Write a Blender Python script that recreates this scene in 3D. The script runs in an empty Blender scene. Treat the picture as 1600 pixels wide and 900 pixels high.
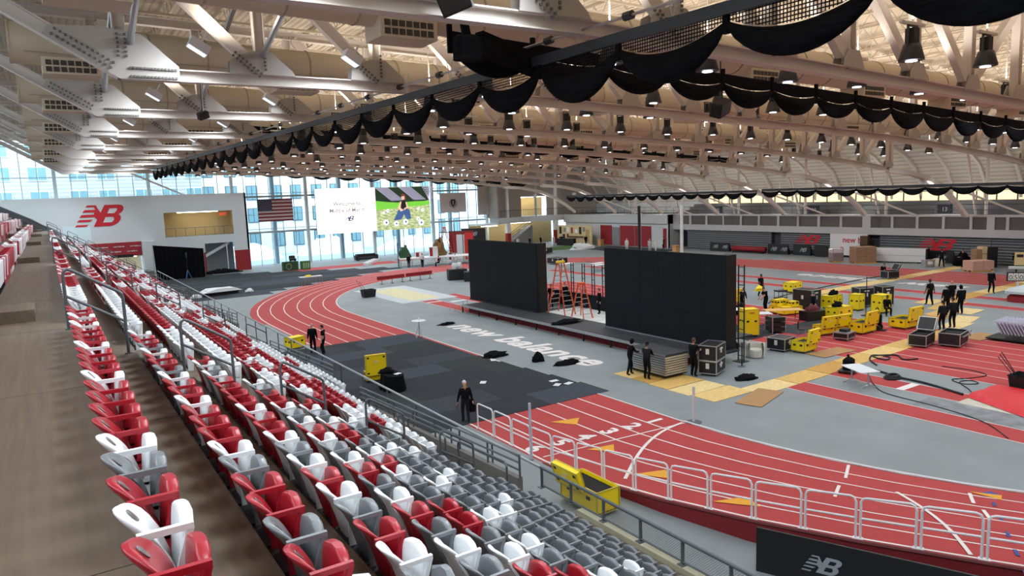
import bpy, math, random
from mathutils import Vector, Matrix
R = random.Random(7)
PI = math.pi
sc = bpy.context.scene
COL = sc.collection
# ------------------------------------------------------------------ camera, world, exposure
cam_d = bpy.data.cameras.new('camera'); cam = bpy.data.objects.new('camera', cam_d); COL.objects.link(cam)
cam_d.sensor_width = 36.0; cam_d.lens = 36.0 * 1110.0 / 1600.0; cam_d.clip_start = 0.05; cam_d.clip_end = 600
H = 8.8
_r = ((0.83537602, -0.54837261, -0.03787337), (-0.10294597, -0.08839886, -0.99075111), (0.53995281, 0.83154863, -0.13029904))
m = Matrix.Identity(4)
for i in range(3):
    m[i][0] = _r[0][i]; m[i][1] = -_r[1][i]; m[i][2] = -_r[2][i]
m[0][3], m[1][3], m[2][3] = 0.0, 0.0, H
cam.matrix_world = m
sc.camera = cam
sc.view_settings.view_transform = 'Standard'; sc.view_settings.look = 'None'
sc.view_settings.gamma = 1.0; sc.view_settings.use_curve_mapping = False
sc.view_settings.exposure = 0.0
sc.cycles.max_bounces = 7; sc.cycles.diffuse_bounces = 5; sc.cycles.glossy_bounces = 3; sc.cycles.transparent_max_bounces = 10
sc.cycles.caustics_reflective = False; sc.cycles.caustics_refractive = False
sc.cycles.use_light_tree = True; sc.cycles.sample_clamp_indirect = 4.0
w = bpy.data.worlds.new('sky'); sc.world = w; w.use_nodes = True
nt = w.node_tree; bg = nt.nodes['Background']
bg.inputs[0].default_value = (0.80, 0.93, 1.0, 1); bg.inputs[1].default_value = 5.4
LAMP_DOWN, ROOF_FILL, FLOOD = 280.0, 330.0, 2300.0     # watts: a pendant's downlight, the roof fill added on it, a stand floodlight

# ------------------------------------------------------------------ helpers
def lin(c):
    return tuple(((v / 255) / 12.92 if v / 255 <= .04045 else ((v / 255 + .055) / 1.055) ** 2.4) for v in c)
MATS = {}
def mat(name, rgb, rough=.6, metal=0., spec=.5, noise=0., scale=6., bump=0., emit=0., coords='Object', stretch=None, contrast=None):
    if name in MATS: return MATS[name]
    m = bpy.data.materials.new(name); m.use_nodes = True; MATS[name] = m
    n = m.node_tree.nodes; l = m.node_tree.links; p = n['Principled BSDF']
    c = lin(rgb) + (1,)
    p.inputs['Base Color'].default_value = c; p.inputs['Roughness'].default_value = rough
    p.inputs['Metallic'].default_value = metal; p.inputs['Specular IOR Level'].default_value = spec
    if emit:
        p.inputs['Emission Color'].default_value = c; p.inputs['Emission Strength'].default_value = emit
    if noise or bump:
        tc = n.new('ShaderNodeTexCoord'); nz = n.new('ShaderNodeTexNoise'); nz.inputs['Scale'].default_value = scale
        nz.inputs['Detail'].default_value = 5.
        src = tc.outputs[coords]
        if stretch:
            mp = n.new('ShaderNodeMapping'); mp.inputs['Scale'].default_value = stretch; l.new(src, mp.inputs[0]); src = mp.outputs[0]
        l.new(src, nz.inputs['Vector'])
        if noise:
            r = n.new('ShaderNodeValToRGB'); r.color_ramp.elements[0].position = .3; r.color_ramp.elements[1].position = .7
            a, b = 1 - noise, 1 + noise
            r.color_ramp.elements[0].color = tuple(min(1, v * a) for v in c[:3]) + (1,)
            r.color_ramp.elements[1].color = tuple(min(1, v * b) for v in c[:3]) + (1,)
            l.new(nz.outputs[0], r.inputs[0]); l.new(r.outputs[0], p.inputs['Base Color'])
        if bump:
            b = n.new('ShaderNodeBump'); b.inputs['Strength'].default_value = bump; b.inputs['Distance'].default_value = .02
            l.new(nz.outputs[0], b.inputs['Height']); l.new(b.outputs[0], p.inputs['Normal'])
    return m
def ribbed(name, rgb, rough, axis, period, depth=.35, dark=.75):
    """corrugated metal: fine ribs across one object axis, colour and bump"""
    m = mat(name, rgb, rough); n = m.node_tree.nodes; l = m.node_tree.links; p = n['Principled BSDF']
    tc = n.new('ShaderNodeTexCoord'); wv = n.new('ShaderNodeTexWave'); wv.bands_direction = axis
    wv.inputs['Scale'].default_value = 2 * PI / (20. * period); wv.inputs['Distortion'].default_value = 0
    l.new(tc.outputs['Object'], wv.inputs['Vector'])
    r = n.new('ShaderNodeValToRGB'); c = lin(rgb)
    r.color_ramp.elements[0].color = tuple(v * dark for v in c) + (1,); r.color_ramp.elements[1].color = c + (1,)
    r.color_ramp.elements[0].position = .05; r.color_ramp.elements[1].position = .5
    l.new(wv.outputs['Fac'], r.inputs[0]); l.new(r.outputs[0], p.inputs['Base Color'])
    b = n.new('ShaderNodeBump'); b.inputs['Strength'].default_value = depth; b.inputs['Distance'].default_value = .05
    l.new(wv.outputs['Fac'], b.inputs['Height']); l.new(b.outputs[0], p.inputs['Normal'])
    return m

class B:
    """collects shapes, then links them as one mesh object"""
    def __init__(s): s.v = []; s.f = []; s.mi = []; s.cur = 0; s.sm = []; s.smooth = False
    def _add(s, vs, fs):
        o = len(s.v); s.v += [tuple(q) for q in vs]
        for f in fs: s.f.append(tuple(i + o for i in f)); s.mi.append(s.cur); s.sm.append(s.smooth)
        return s
    def box(s, x0, y0, z0, x1, y1, z1):
        return s._add([(x0,y0,z0),(x1,y0,z0),(x1,y1,z0),(x0,y1,z0),(x0,y0,z1),(x1,y0,z1),(x1,y1,z1),(x0,y1,z1)],
                      [(3,2,1,0),(4,5,6,7),(0,1,5,4),(1,2,6,5),(2,3,7,6),(3,0,4,7)])
    def cbox(s, cx, cy, cz, sx, sy, sz): return s.box(cx-sx/2, cy-sy/2, cz-sz/2, cx+sx/2, cy+sy/2, cz+sz/2)
    def bev(s, x0, y0, z0, x1, y1, z1, b):
        """box with chamfered vertical edges and top"""
        def ring(d, z): return [(x0+d+b,y0+d,z),(x1-d-b,y0+d,z),(x1-d,y0+d+b,z),(x1-d,y1-d-b,z),(x1-d-b,y1-d,z),(x0+d+b,y1-d,z),(x0+d,y1-d-b,z),(x0+d,y0+d+b,z)]
        vs = ring(0,z0)+ring(0,z1-b)+ring(b,z1); fs = [tuple(range(7,-1,-1)), tuple(range(16,24))]
        for k in (0,8):
            for i in range(8): j=(i+1)%8; fs.append((k+i,k+j,k+8+j,k+8+i))
        return s._add(vs, fs)
    def bar(s, a, b, w, h, up=(0,0,1)):
        """rectangular bar from a to b: w across, h along up"""
        a = Vector(a); b = Vector(b); d = (b-a).normalized(); u = Vector(up)
        x = d.cross(u)
        if x.length < 1e-4: x = d.cross(Vector((1,0,0)))
        x.normalize(); y = x.cross(d).normalized(); x = x*w/2; y = y*h/2
        return s._add([a-x-y,a+x-y,a+x+y,a-x+y,b-x-y,b+x-y,b+x+y,b-x+y], [(0,1,2,3),(7,6,5,4),(0,4,5,1),(1,5,6,2),(2,6,7,3),(3,7,4,0)])
    def ibeam(s, a, b, w, h, t=.03, up=(0,0,1)):
        a = Vector(a); b = Vector(b); d = (b-a).normalized(); x = d.cross(Vector(up)).normalized(); y = x.cross(d).normalized()
        s.bar(a+y*(h/2-t/2), b+y*(h/2-t/2), w, t, up); s.bar(a-y*(h/2-t/2), b-y*(h/2-t/2), w, t, up)
        return s.bar(a, b, t, h-2*t, up)
    def tube(s, pts, r, n=8, closed=False, cap=True):
        P = [Vector(p) for p in pts]; k = len(P); rr = r if isinstance(r, (list, tuple)) else [r]*k
        vs = []; prev = None
        for i, p in enumerate(P):
            if closed: d = P[(i+1)%k]-P[i-1]
            else: d = P[min(i+1,k-1)]-P[max(i-1,0)]
            d.normalize()
            if prev is None:
                x = d.cross(Vector((0,0,1)))
                if x.length < 1e-3: x = d.cross(Vector((1,0,0)))
            else: x = prev - d*prev.dot(d)
            x.normalize(); prev = x; y = d.cross(x)
            for j in range(n):
                a = 2*PI*j/n; vs.append(p+(x*math.cos(a)+y*math.sin(a))*rr[i])
        fs = []
        for i in range(k if closed else k-1):
            i2 = (i+1)%k
            for j in range(n): j2=(j+1)%n; fs.append((i*n+j, i*n+j2, i2*n+j2, i2*n+j))
        if cap and not closed: fs += [tuple(range(n-1,-1,-1)), tuple((k-1)*n+j for j in range(n))]
        return s._add(vs, fs)
    def lathe(s, prof, n=16, c=(0,0,0)):
        """profile [(radius, z)] spun about z"""
        vs = []
        for r, z in prof:
            for j in range(n): a=2*PI*j/n; vs.append((c[0]+r*math.cos(a), c[1]+r*math.sin(a), c[2]+z))
        fs = []
        for i in range(len(prof)-1):
            for j in range(n): j2=(j+1)%n; fs.append((i*n+j,i*n+j2,(i+1)*n+j2,(i+1)*n+j))
        fs += [tuple(range(n-1,-1,-1)), tuple((len(prof)-1)*n+j for j in range(n))]
        return s._add(vs, fs)
    def prism(s, poly, z0, z1):
        n = len(poly)
        return s._add([(x,y,z0) for x,y in poly]+[(x,y,z1) for x,y in poly],
                      [tuple(range(n-1,-1,-1)), tuple(range(n,2*n))]+[(i,(i+1)%n,n+(i+1)%n,n+i) for i in range(n)])
    def slab(s, poly, axis, a0, a1):
        """extrude a 2-D outline along x ('x': poly is y,z) or y ('y': poly is x,z)"""
        n = len(poly); f = (lambda p,a: (a,p[0],p[1])) if axis=='x' else (lambda p,a: (p[0],a,p[1]))
        return s._add([f(p,a0) for p in poly]+[f(p,a1) for p in poly],
                      [tuple(range(n)), tuple(range(2*n-1,n-1,-1))]+[(i,n+i,n+(i+1)%n,(i+1)%n) for i in range(n)])
    def grid(s, rows, closed=False):
        """surface through rows of points"""
        m_ = len(rows[0]); vs = [p for r in rows for p in r]; fs = []
        for i in range(len(rows)-1):
            for j in range(m_ if closed else m_-1): j2=(j+1)%m_; fs.append((i*m_+j,i*m_+j2,(i+1)*m_+j2,(i+1)*m_+j))
        return s._add(vs, fs)
    def quad(s, a, b, c, d): return s._add([a,b,c,d], [(0,1,2,3)])
    def xform(s, M, start=0):
        for i in range(start, len(s.v)): s.v[i] = tuple(M @ Vector(s.v[i]))
        return s
    def mesh(s, name, ms):
        me = bpy.data.meshes.new(name); me.from_pydata(s.v, [], s.f)
        for q in (ms if isinstance(ms, (list, tuple)) else [ms]): me.materials.append(q)
        me.polygons.foreach_set('material_index', s.mi)
        if any(s.sm): me.polygons.foreach_set('use_smooth', s.sm)
        me.update(); return me
    def build(s, name, ms, parent=None, loc=None, rz=0., fix=False):
        return link(name, s.mesh(name, ms), parent, loc, rz)
def link(name, me, parent=None, loc=None, rz=0.):
    o = bpy.data.objects.new(name, me); COL.objects.link(o)
    if parent: o.parent = parent
    if loc: o.location = loc
    if rz: o.rotation_euler = (0,0,rz)
    return o
def tag(o, label, cat, group=None, kind=None):
    o['label'] = label; o['category'] = cat
    if group: o['group'] = group
    if kind: o['kind'] = kind
    return o
def thing(name, label, cat, loc=(0,0,0), rz=0., group=None):
    o = bpy.data.objects.new(name, None); COL.objects.link(o); o.location = loc; o.rotation_euler = (0,0,rz)
    o.empty_display_size = .1
    return tag(o, label, cat, group)
def struct(o, label=None):
    o['kind'] = 'structure'
    if label: o['label'] = label
    return o
def kids(o): return [c for c in bpy.data.objects if c.parent == o]
def dup(root, parts, loc, rz=0., label=None, group=None):
    """copy of a thing and its parts; parts is [(part, [sub-parts])]"""
    r = root.copy(); COL.objects.link(r); r.location = loc; r.rotation_euler = (0,0,rz)
    if label: r['label'] = label
    if group: r['group'] = group
    for p, subs in parts:
        c = p.copy(); COL.objects.link(c); c.parent = r
        for q in subs: d = q.copy(); COL.objects.link(d); d.parent = c
    return r
def text_mesh(s, size=1., shear=0., bold=0., extrude=0., align='LEFT', space=1.):
    cu = bpy.data.curves.new('t','FONT'); cu.body = s; cu.size = size; cu.shear = shear; cu.offset = bold; cu.extrude = extrude
    cu.align_x = align; cu.space_character = space; cu.resolution_u = 3
    o = bpy.data.objects.new('t', cu); COL.objects.link(o)
    bpy.context.view_layer.update()
    me = bpy.data.meshes.new_from_object(o.evaluated_get(bpy.context.evaluated_depsgraph_get()))
    bpy.data.objects.remove(o); bpy.data.curves.remove(cu); return me
def text(name, s, m, M, parent=None, **k):
    me = text_mesh(s, **k); me.transform(M); me.materials.clear(); me.materials.append(m)
    return link(name, me, parent)
def frame(o, ex, ey):
    """matrix taking local x,y to directions ex, ey at origin o"""
    ex = Vector(ex); ey = Vector(ey); ez = ex.cross(ey)
    if ez.length: ez.normalize()
    M = Matrix.Identity(4)
    for i in range(3): M[i][0]=ex[i]; M[i][1]=ey[i]; M[i][2]=ez[i]; M[i][3]=o[i]
    return M
def ordinal(n):
    a = ['zeroth','first','second','third','fourth','fifth','sixth','seventh','eighth','ninth','tenth','eleventh','twelfth','thirteenth','fourteenth','fifteenth','sixteenth','seventeenth','eighteenth','nineteenth']
    t = ['','','twenty','thirty','forty','fifty','sixty','seventy','eighty','ninety']; tt = ['','','twentieth','thirtieth','fortieth','fiftieth','sixtieth','seventieth','eightieth','ninetieth']
    if n < 20: return a[n]
    if n >= 100: return 'hundred-and-' + ordinal(n-100)
    return tt[n//10] if n%10==0 else t[n//10]+'-'+a[n%10]

# sporting monogram: two slanted block letters with speed stripes, unit height, flat polygons
def emblem_polys(sh=.5):
    P = []
    def q(*p): P.append(list(p))
    q((.75,0),(1.06,0),(1.06,1),(.78,1))                                                  # stem shared by both letters
    q((1.04,.83),(1.42,.83),(1.38,1),(1.04,1)); q((1.04,.43),(1.42,.43),(1.42,.6),(1.04,.6)); q((1.04,0),(1.4,0),(1.46,.18),(1.04,.18))
    def arc(cx, cy, rx, ry, tx, ty, a0, a1, n=8):
        for k in range(n):
            a=a0+(a1-a0)*k/n; b=a0+(a1-a0)*(k+1)/n
            q((cx+rx*math.cos(a),cy+ry*math.sin(a)),(cx+rx*math.cos(b),cy+ry*math.sin(b)),(cx+(rx-tx)*math.cos(b),cy+(ry-ty)*math.sin(b)),(cx+(rx-tx)*math.cos(a),cy+(ry-ty)*math.sin(a)))
    arc(1.36,.74,.31,.26,.27,.17,-PI/2,PI/2); arc(1.38,.29,.36,.29,.28,.17,-PI/2,PI/2)
    q((.4,.9),(.43,1.0),(.62,.79),(.62,.66)); q((.5,.63),(.62,.79),(.8,.62),(.8,.3),(.62,.43))   # slanted diagonal
    for x0, x1, x2, y0, y1 in ((.04,.46,.43,.91,1.),(.02,.62,.6,.67,.79),(-.01,.8,.8,.45,.57),(-.02,.5,.58,.24,.34),(-.02,.46,.5,.02,.11)):
        q((x0,y0),(x1,y0),(x2,y1),(x0+.05,y1))
    return [[(x+sh*y, y) for x, y in p] for p in P]
def emblem(name, m, origin, ex, ey, h, parent, off=0.):
    b = B()
    for k, p in enumerate(emblem_polys()):
        ar = sum(p[i][0]*p[(i+1)%len(p)][1]-p[(i+1)%len(p)][0]*p[i][1] for i in range(len(p)))
        b._add([(x,y,off+.0012*k) for x,y in (p if ar > 0 else p[::-1])], [tuple(range(len(p)))])
    me = b.mesh(name, m); me.transform(frame(origin, Vector(ex)*h, Vector(ey)*h)); return link(name, me, parent)
# ------------------------------------------------------------------ shared materials 
WHITE = mat('white paint', (225,226,226), .5)
M_conc = mat('concrete tread', (104,90,76), .8, noise=.13, scale=16., bump=.12, stretch=(1,.05,1))
M_riser = mat('concrete riser', (112,105,99), .85, noise=.1, scale=3.)
M_rail = mat('grey painted steel', (92,97,102), .45, metal=.3)
M_truss = mat('pale grey steel paint', (204,196,189), .55)
M_gusset = mat('gusset steel paint', (166,160,154), .55)
M_black = mat('black', (14,14,16), .6)
M_blackcloth = mat('black cloth', (16,16,19), .95, spec=.1)
M_red = mat('track red', (172,50,50), .75, noise=.06, scale=2.)
M_line = mat('line white', (235,225,220), .7)
M_darkred = mat('deep red paint', (140,22,32), .6)
M_chrome = mat('aluminium', (180,184,188), .35, metal=.8)
M_yellow = mat('yellow case laminate', (255,222,10), .5)
M_grey = mat('mid grey paint', (128,130,134), .6)
M_wallgrey = mat('pale grey wall', (196,200,203), .7, noise=.03, scale=.6)
# ------------------------------------------------------------------ floor and running track
M_floor = mat('grey sport floor', (132,139,141), .55, noise=.09, scale=.5, spec=.35)
fl = B().box(-14,-14,-.3,100,107,0).build('floor', M_floor); struct(fl, 'grey indoor sport floor')
CX, CY1, CY2, RI, LW = 41.5, 18.4, 53.2, 22.05, 1.08
def bank(y):
    t = max(0., (18.4-y))*.075
    return t if t < .8 else .8+.18*(1-math.exp(-(t-.8)/.18))
def oval(n=36):
    """centres and outward normals round the oval, from the near straight through the near turn"""
    P = [((CX, y), (-1,0)) for y in [CY2-(CY2-CY1)*k/8 for k in range(9)]]
    P += [((CX,CY1), (math.cos(PI+PI*k/n), math.sin(PI+PI*k/n))) for k in range(1,n+1)]
    P += [((CX, CY1+(CY2-CY1)*k/8), (1,0)) for k in range(1,9)]
    P += [((CX,CY2), (math.cos(PI*k/n), math.sin(PI*k/n))) for k in range(1,n+1)]
    return P
OV = oval()
def ring_pts(r, dz=0.):
    out = []
    for (cx, cy), (nx, ny) in OV:
        y = cy+ny*r; zb = bank(cy+ny*28.5) if ny < 0 else 0.
        out.append((cx+nx*r, y, dz+zb*max(0., r-RI)/6.5))
    return out
for i in range(6):
    r0, r1 = RI+LW*i, RI+LW*(i+1)+(.06 if i == 5 else 0)
    B().grid([ring_pts(r1,.004), ring_pts(r0,.004)]).build('track_lane', M_red, fl)
lb = B()
for i in range(7):
    r = RI+LW*i; ww = .07 if i in (0,6) else .035
    a, b = (r-.02-ww, r-.02) if i == 0 else (r-ww, r+ww)
    if i == 6: a, b = r-.12, r-.03
    lb.grid([ring_pts(b,.012), ring_pts(a,.012)])
lines = lb.build('lane_line', M_line, fl); lines['kind'] = 'stuff'
# red border outside the far straight and the far turn
def arc_pts(r, z, a0, a1, c, n=30): return [(c[0]+r*math.cos(a0+(a1-a0)*k/n), c[1]+r*math.sin(a0+(a1-a0)*k/n), z) for k in range(n+1)]
B().quad((70.0,17,.004),(71.25,17,.004),(71.25,54,.004),(70.0,54,.004)).build('track_border', M_red, fl)
B().grid([arc_pts(29.05,.003,0,PI,(CX,CY2)), arc_pts(28.4,.003,0,PI,(CX,CY2))]).build('track_border', M_red, fl)
# kerb of the near turn
B().tube([p for p in arc_pts(RI-.05,.03,PI,2*PI,(CX,CY1))], .035, 6).build('kerb', WHITE, fl)
# skirt under the banked turn
M_skirt = mat('dark red skirt', (122,20,28), .7)
sp = [(p[0],p[1],p[2]) for p in ring_pts(28.62)][8:46]
sk = B(); sk.grid([[(x,y,z+.0) for x,y,z in sp], [(x,y,-.02) for x,y,z in sp]])
skirt = sk.build('bank_skirt', M_skirt, fl)
tr = B().tube([(x,y,z-.03) for x,y,z in [(p[0],p[1],p[2]) for p in ring_pts(28.6)][8:46]], .05, 6).build('bank_edge', mat('dark red edge', (96,14,22), .6), fl)
# straight lanes and runways of the infield
def strip(name, x0, x1, y0, y1, m=M_red, z=.004): return B().quad((x0,y0,z),(x1,y0,z),(x1,y1,z),(x0,y1,z)).build(name, m, fl)
lb = B()
def ln(x, y0, y1, ww=.05, z=.011): lb.quad((x-ww/2,y0,z),(x+ww/2,y0,z),(x+ww/2,y1,z),(x-ww/2,y1,z))
for x0, x1, y0, y1 in ((26.27,27.66,2,19.6),(26.27,27.66,23.2,55.5),(29.5,30.8,2,19.8),(29.5,30.8,47,57),(52.7,54.0,2,66),(47.6,48.9,44,66),(56.3,57.6,2,70)):
    strip('runway', x0, x1, y0, y1); ln(x0,y0,y1); ln(x1,y0,y1)
for i in range(8):
    strip('sprint_lane', 33.1+1.265*i, 33.1+1.265*(i+1), -2, 56); ln(33.1+1.265*i,-2,56)
ln(33.1+1.265*8,-2,56)
lb.quad((29.45,15.45,.012),(30.85,15.45,.012),(30.85,15.8,.012),(29.45,15.8,.012))
lb.quad((26.3,53.6,.012),(27.7,53.6,.012),(27.7,53.9,.012),(26.3,53.9,.012))
# start line, relay curve and tick marks of the near turn
lb.bar((13.2,18.8,.014),(19.4,18.28,.014),.06,.004)
lb.bar((13.5,17.15,.02),(15.2,18.2,.018),.05,.004)
def band(pts, ww, dz=.02):
    pts = [Vector(p) for p in pts]
    for a, b in zip(pts, pts[1:]): lb.bar(a, b, ww, .006)
def tz(x, y):
    r = math.hypot(x-CX, y-CY1) if y < CY1 else CX-x
    return bank(CY1+(y-CY1)/r*28.5 if y < CY1 else 99)*max(0,r-RI)/6.5 if r > 0 else 0
def tp(x, y, dz=.02): return (x, y, tz(x,y)+dz)
band([tp(13.75+5.6*t, 15.35+3.0*math.sin(t*1.5)) for t in [k/12 for k in range(13)]], .11)
band([tp(18.9-3.2*(k/8), 9.1-2.4*(k/8)+.9*(1-k/8)**3) for k in range(9)], .09)
for x, y, dx, dy in ((20.2,12.2,-1.3,-.7),(18.1,11.2,-1.0,-.5),(20.6,8.9,-.9,-.5),(19.3,8.0,-.6,-.4)):
    band([tp(x,y), tp(x+dx*.5,y+dy*.5), tp(x+dx,y+dy)], .09)
l2 = lb.build('marking_line', M_line, fl); l2['kind'] = 'stuff'
M_ora = mat('yellow lane mark', (226,160,36), .7); M_blu = mat('blue lane mark', (52,70,140), .7)
for a, b, c in (((15.55,21.6),(16.75,21.3),(16.15,20.7)),((14.75,18.4),(15.8,18.2),(15.3,17.6)),((14.25,15.5),(15.25,15.15),(14.75,14.5)),((14.2,12.4),(15.2,12.1),(14.85,11.35)),((20.75,9.0),(21.2,8.35),(20.7,8.15))):
    B()._add([tp(*a),tp(*b),tp(*c)], [(0,1,2)]).build('lane_marker', M_ora, fl)
B()._add([tp(20.75,8.8),tp(21.35,8.7),tp(21.2,8.38)], [(0,1,2)]).build('lane_marker', M_blu, fl)
for k in range(5):
    x, y = 20.3-1.15*k, 8.15-.62*k
    q = [tp(x,y), tp(x-.35,y-.2), tp(x-.38,y-.13), tp(x-.03,y+.07)]; B()._add(q, [(0,1,2,3)]).build('lane_marker', M_blu, fl)
for i, s in enumerate('123456'):
    x = 18.82-1.055*i; y = 18.72+.09*i
    text('lane_number', s, M_line, frame((x-.42,y+.45,.02), (0,-1.0,0), (1.0,0,0)), fl, size=.98, bold=.04, align='CENTER')
# floor lettering, read from either stand
k = text_mesh('new balance', size=1., shear=.18, bold=.034, space=1.04)
xs = [v.co.x for v in k.vertices]; lx = max(xs)-min(xs)
k2 = k.copy(); k.materials.clear(); k.materials.append(M_line); k2.materials.clear(); k2.materials.append(M_line)
k.transform(frame((22.28,42.75,.013), (0,-15.2/lx,0), (2.55,0,0))); link('floor_lettering', k, fl)
k2.transform(frame((61.75,27.3,.013), (0,15.2/lx,0), (-2.55,0,0))); link('floor_lettering', k2, fl)
# long jump pit
M_sand = mat('pale sand', (214,205,166), .95, noise=.08, scale=3., bump=.3)
strip('pit_border', 24.6,30.0,55.0,66.4, mat('pale grey border',(190,196,200),.7), .006)
strip('sand', 25.8,28.7,55.8,65.2, M_sand, .014)
strip('runway_patch', 29.0,30.4,9.5,13.3, mat('worn pit cover',(196,190,172),.9,noise=.2,scale=3.), .006)
strip('runway_patch', 27.8,29.3,6.0,14.3, mat('scuffed grey cover',(126,130,134),.8,noise=.35,scale=1.6), .007)
# ------------------------------------------------------------------ carpets
def carpet(name, label, poly_rows, shades, parentless=True):
    t = thing(name, label, 'carpet'); return t
CT = [mat('carpet tile %s' % n, c, .95, spec=.1, noise=.1, scale=5.) for n, c in (('dark',(54,57,62)),('mid',(62,65,71)),('blue',(68,72,80)),('green',(56,60,60)))]
t = thing('floor_carpet', 'dark grey carpet of laid strips across the near straight beside the stand', 'carpet', (16.5,33,0))
y = 23.45
while y < 42.2:
    d = min(2.0, 42.35-y); x0 = 10.8; x1 = 19.25+ (20.15-19.25)*max(0,(33-y))/9.5
    cut = sorted([R.uniform(12.5,18.3)]+([R.uniform(14.5,18.3)] if R.random()<.5 else []))
    for a, b in zip([x0]+cut, cut+[x1]):
        B().box(a-16.5+.006, y-33+.006, 0, b-16.5-.006, y+d-33-.006, .022).build('carpet_strip', R.choice(CT), t)
    y += 2.0
t = thing('floor_carpet', 'dark grey carpet of laid strips before the far left white wall', 'carpet', (16,80,0))
for i in range(14):
    y = 71.2+i*2.0
    xa = 9.0; xb = 18.2 if y < 73 else (21.5+(y-74)*1.75 if y < 84 else 38.5-(y-84)*1.6)
    xs = sorted([xa, xb]+[R.uniform(xa,xb) for _ in range(2)])
    for a, b in zip(xs, xs[1:]): B().box(a-16, y-80+.01, .0, b-16-.01, y+1.99-80, .02).build('carpet_strip', R.choice(CT), t)
t = thing('floor_carpet', 'dark carpet in front of the red panels at the far wall', 'carpet', (73,80,0))
for i in range(6): B().box(-4.5+i*.2, -8+i*2.6, 0, 2.6, -5.45+i*2.6, .02).build('carpet_strip', CT[i%3], t)
t = thing('floor_carpet', 'dark carpet runners under the tall yellow case and tables', 'carpet', (36,28,0))
for x0, y0, x1, y1, q in ((33.0,26.2,36.2,30.5,0),(36.3,25.2,38.6,28.6,1),(38.7,25.0,41.5,27.4,3)): B().box(x0-36,y0-28,0,x1-36,y1-28,.016).build('carpet_strip', CT[q], t)
strip('runway', 25.5,41.0,91.2,95.2); strip('track_border', 42,52,93.5,96.0)
# ------------------------------------------------------------------ seating stand
def xe(k): return .27+.866*k          # front edge of tread k
def zt(k): return H-2.0-.546*k         # level of tread k
Y0, Y1 = -6., 93.
stand = bpy.data.objects.new('floor_stand', None); COL.objects.link(stand); struct(stand, 'stepped concrete seating stand')
for k in range(-4, 12):
    x0 = xe(k-1) if k > 0 else (-1.15 if k == 0 else -1.15+.866*k); x1 = xe(k) if k >= 0 else -1.15+.866*(k+1)
    if k == 11: x1 = 10.62
    ya, yb = (Y0, 13.4) if k >= 10 else (Y0, Y1)
    segs = [ya]
    if -1 < k < 3:
        s = -.6
        while s < yb: segs.append(s); s += 5.0
    segs.append(yb)
    for a, b in zip(segs, segs[1:]):
        B().box(x0, a+.006, zt(k)-.75, x1, b-.006, zt(k)).build('tread', M_conc, stand)
AISLES = [14.2, 33.0, 51.5, 70.0, 88.5]
for ya in AISLES:
    for k in range(0, 10):       # half-height step blocks down each aisle
        B().box(xe(k)-.0, ya-.62, zt(k+1)-.0, xe(k)+.42, ya+.62, zt(k+1)+.27).build('step', M_conc, stand)
    for k in range(-2, 1):
        x = -1.15+.866*k
        B().box(x, ya+1.6 if k == 0 else ya+1.2, zt(k), x+.82, ya+2.9, zt(k)+.22).build('step', M_conc, stand)
# front kerb, fascia and the low ground-level walls beside the ramps
B().box(10.38,Y0,.60,10.62,13.4,.93).build('kerb', mat('pale concrete kerb',(176,170,146),.85,noise=.08,scale=2.), stand)
M_rampwall = mat('brown grey ramp wall', (112,106,101), .85, noise=.05, scale=1.)
B().box(8.08,13.4,0,10.6,13.55,.8).build('end_wall', M_rampwall, stand)
RAMPS = [(14.9,26.2,1.46,.92),(29.2,39.6,1.22,.74),(47.5,58.,1.25,.75),(66.,76.,1.25,.75)]
for a, b, za, zb in RAMPS:
    B().slab([(a,0),(b,0),(b,zb),(a,za)], 'x', 9.62, 9.78).build('ramp_wall', M_rampwall, stand)
B().box(-5.5,Y1,0,10.2,Y1+.12,1.5).build('end_wall', M_rampwall, stand)
e = B().slab([(-5.5,10.7),(-3.8,9.62),(-1.1,8.1),(2.3,5.68),(6.3,2.7),(8.6,.95),(10.3,.85),(10.3,0),(-5.5,0)], 'y', Y1, Y1+.12)
e.build('end_guard', mat('dark stand guard',(74,77,80),.6), stand)
# ------------------------------------------------------------------ emblem wall at the far left
YW = 101.
wl = B()
M_nbw = mat('white painted wall', (206,210,212), .75)
# wall face with openings: balcony x 12.8-21.2 z 4.98-8.15, doorway x 17.4-21.1 z 0-3.9, lobby x 0-9.9 z 0-3.0
for x0, z0, x1, z1 in ((-8,8.15,23.1,10.42),(-8,4.75,12.8,8.15),(21.2,4.98,23.1,8.15),(9.9,3.9,12.8,4.75),(12.8,3.9,23.1,4.98),(9.9,0,17.4,3.9),(21.1,0,23.1,3.9)):
    wl.box(x0,YW,z0,x1,YW+.35,z1)
wall = struct(wl.build('wall_left', M_nbw), 'white end wall with a red sports emblem')
B().box(22.85,YW,0,23.1,105,10.42).build('wall_end', M_nbw, wall)
emblem('wall_emblem', mat('emblem red',(196,28,44),.6), (2.98,YW-.03,6.82), (1.0,0,0), (0,0,1), 2.62, wall)
B().box(-8,YW-.45,3.02,9.9,YW+.3,4.72).build('red_band', mat('red patterned band',(150,30,42),.6), wall)
for i in range(5):
    for j in range(2): text('band_print', 'new balance', WHITE, frame((1.0+i*1.8+(j%2)*.4,YW-.46,3.55+.62*j), (.24,0,0), (0,0,.24)), wall, size=1., bold=.01)
B().box(6.2,YW-.47,2.85,8.9,YW-.44,3.2).build('sign_panel', M_black, wall)
B().box(9.9,YW-1.9,0,11.3,YW,4.75).build('wall_pier', M_nbw, wall)
for x0, x1 in ((16.6,17.4),(21.1,23.1)): B().box(x0,YW-.02,0,x1,YW,2.75).build('red_dado', M_darkred, wall)
M_cream = mat('cream lit wall', (214,190,140), .8)
B().box(12.4,YW+3.2,4.7,22,YW+3.3,8.6).build('balcony_wall', M_cream, wall)
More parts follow.
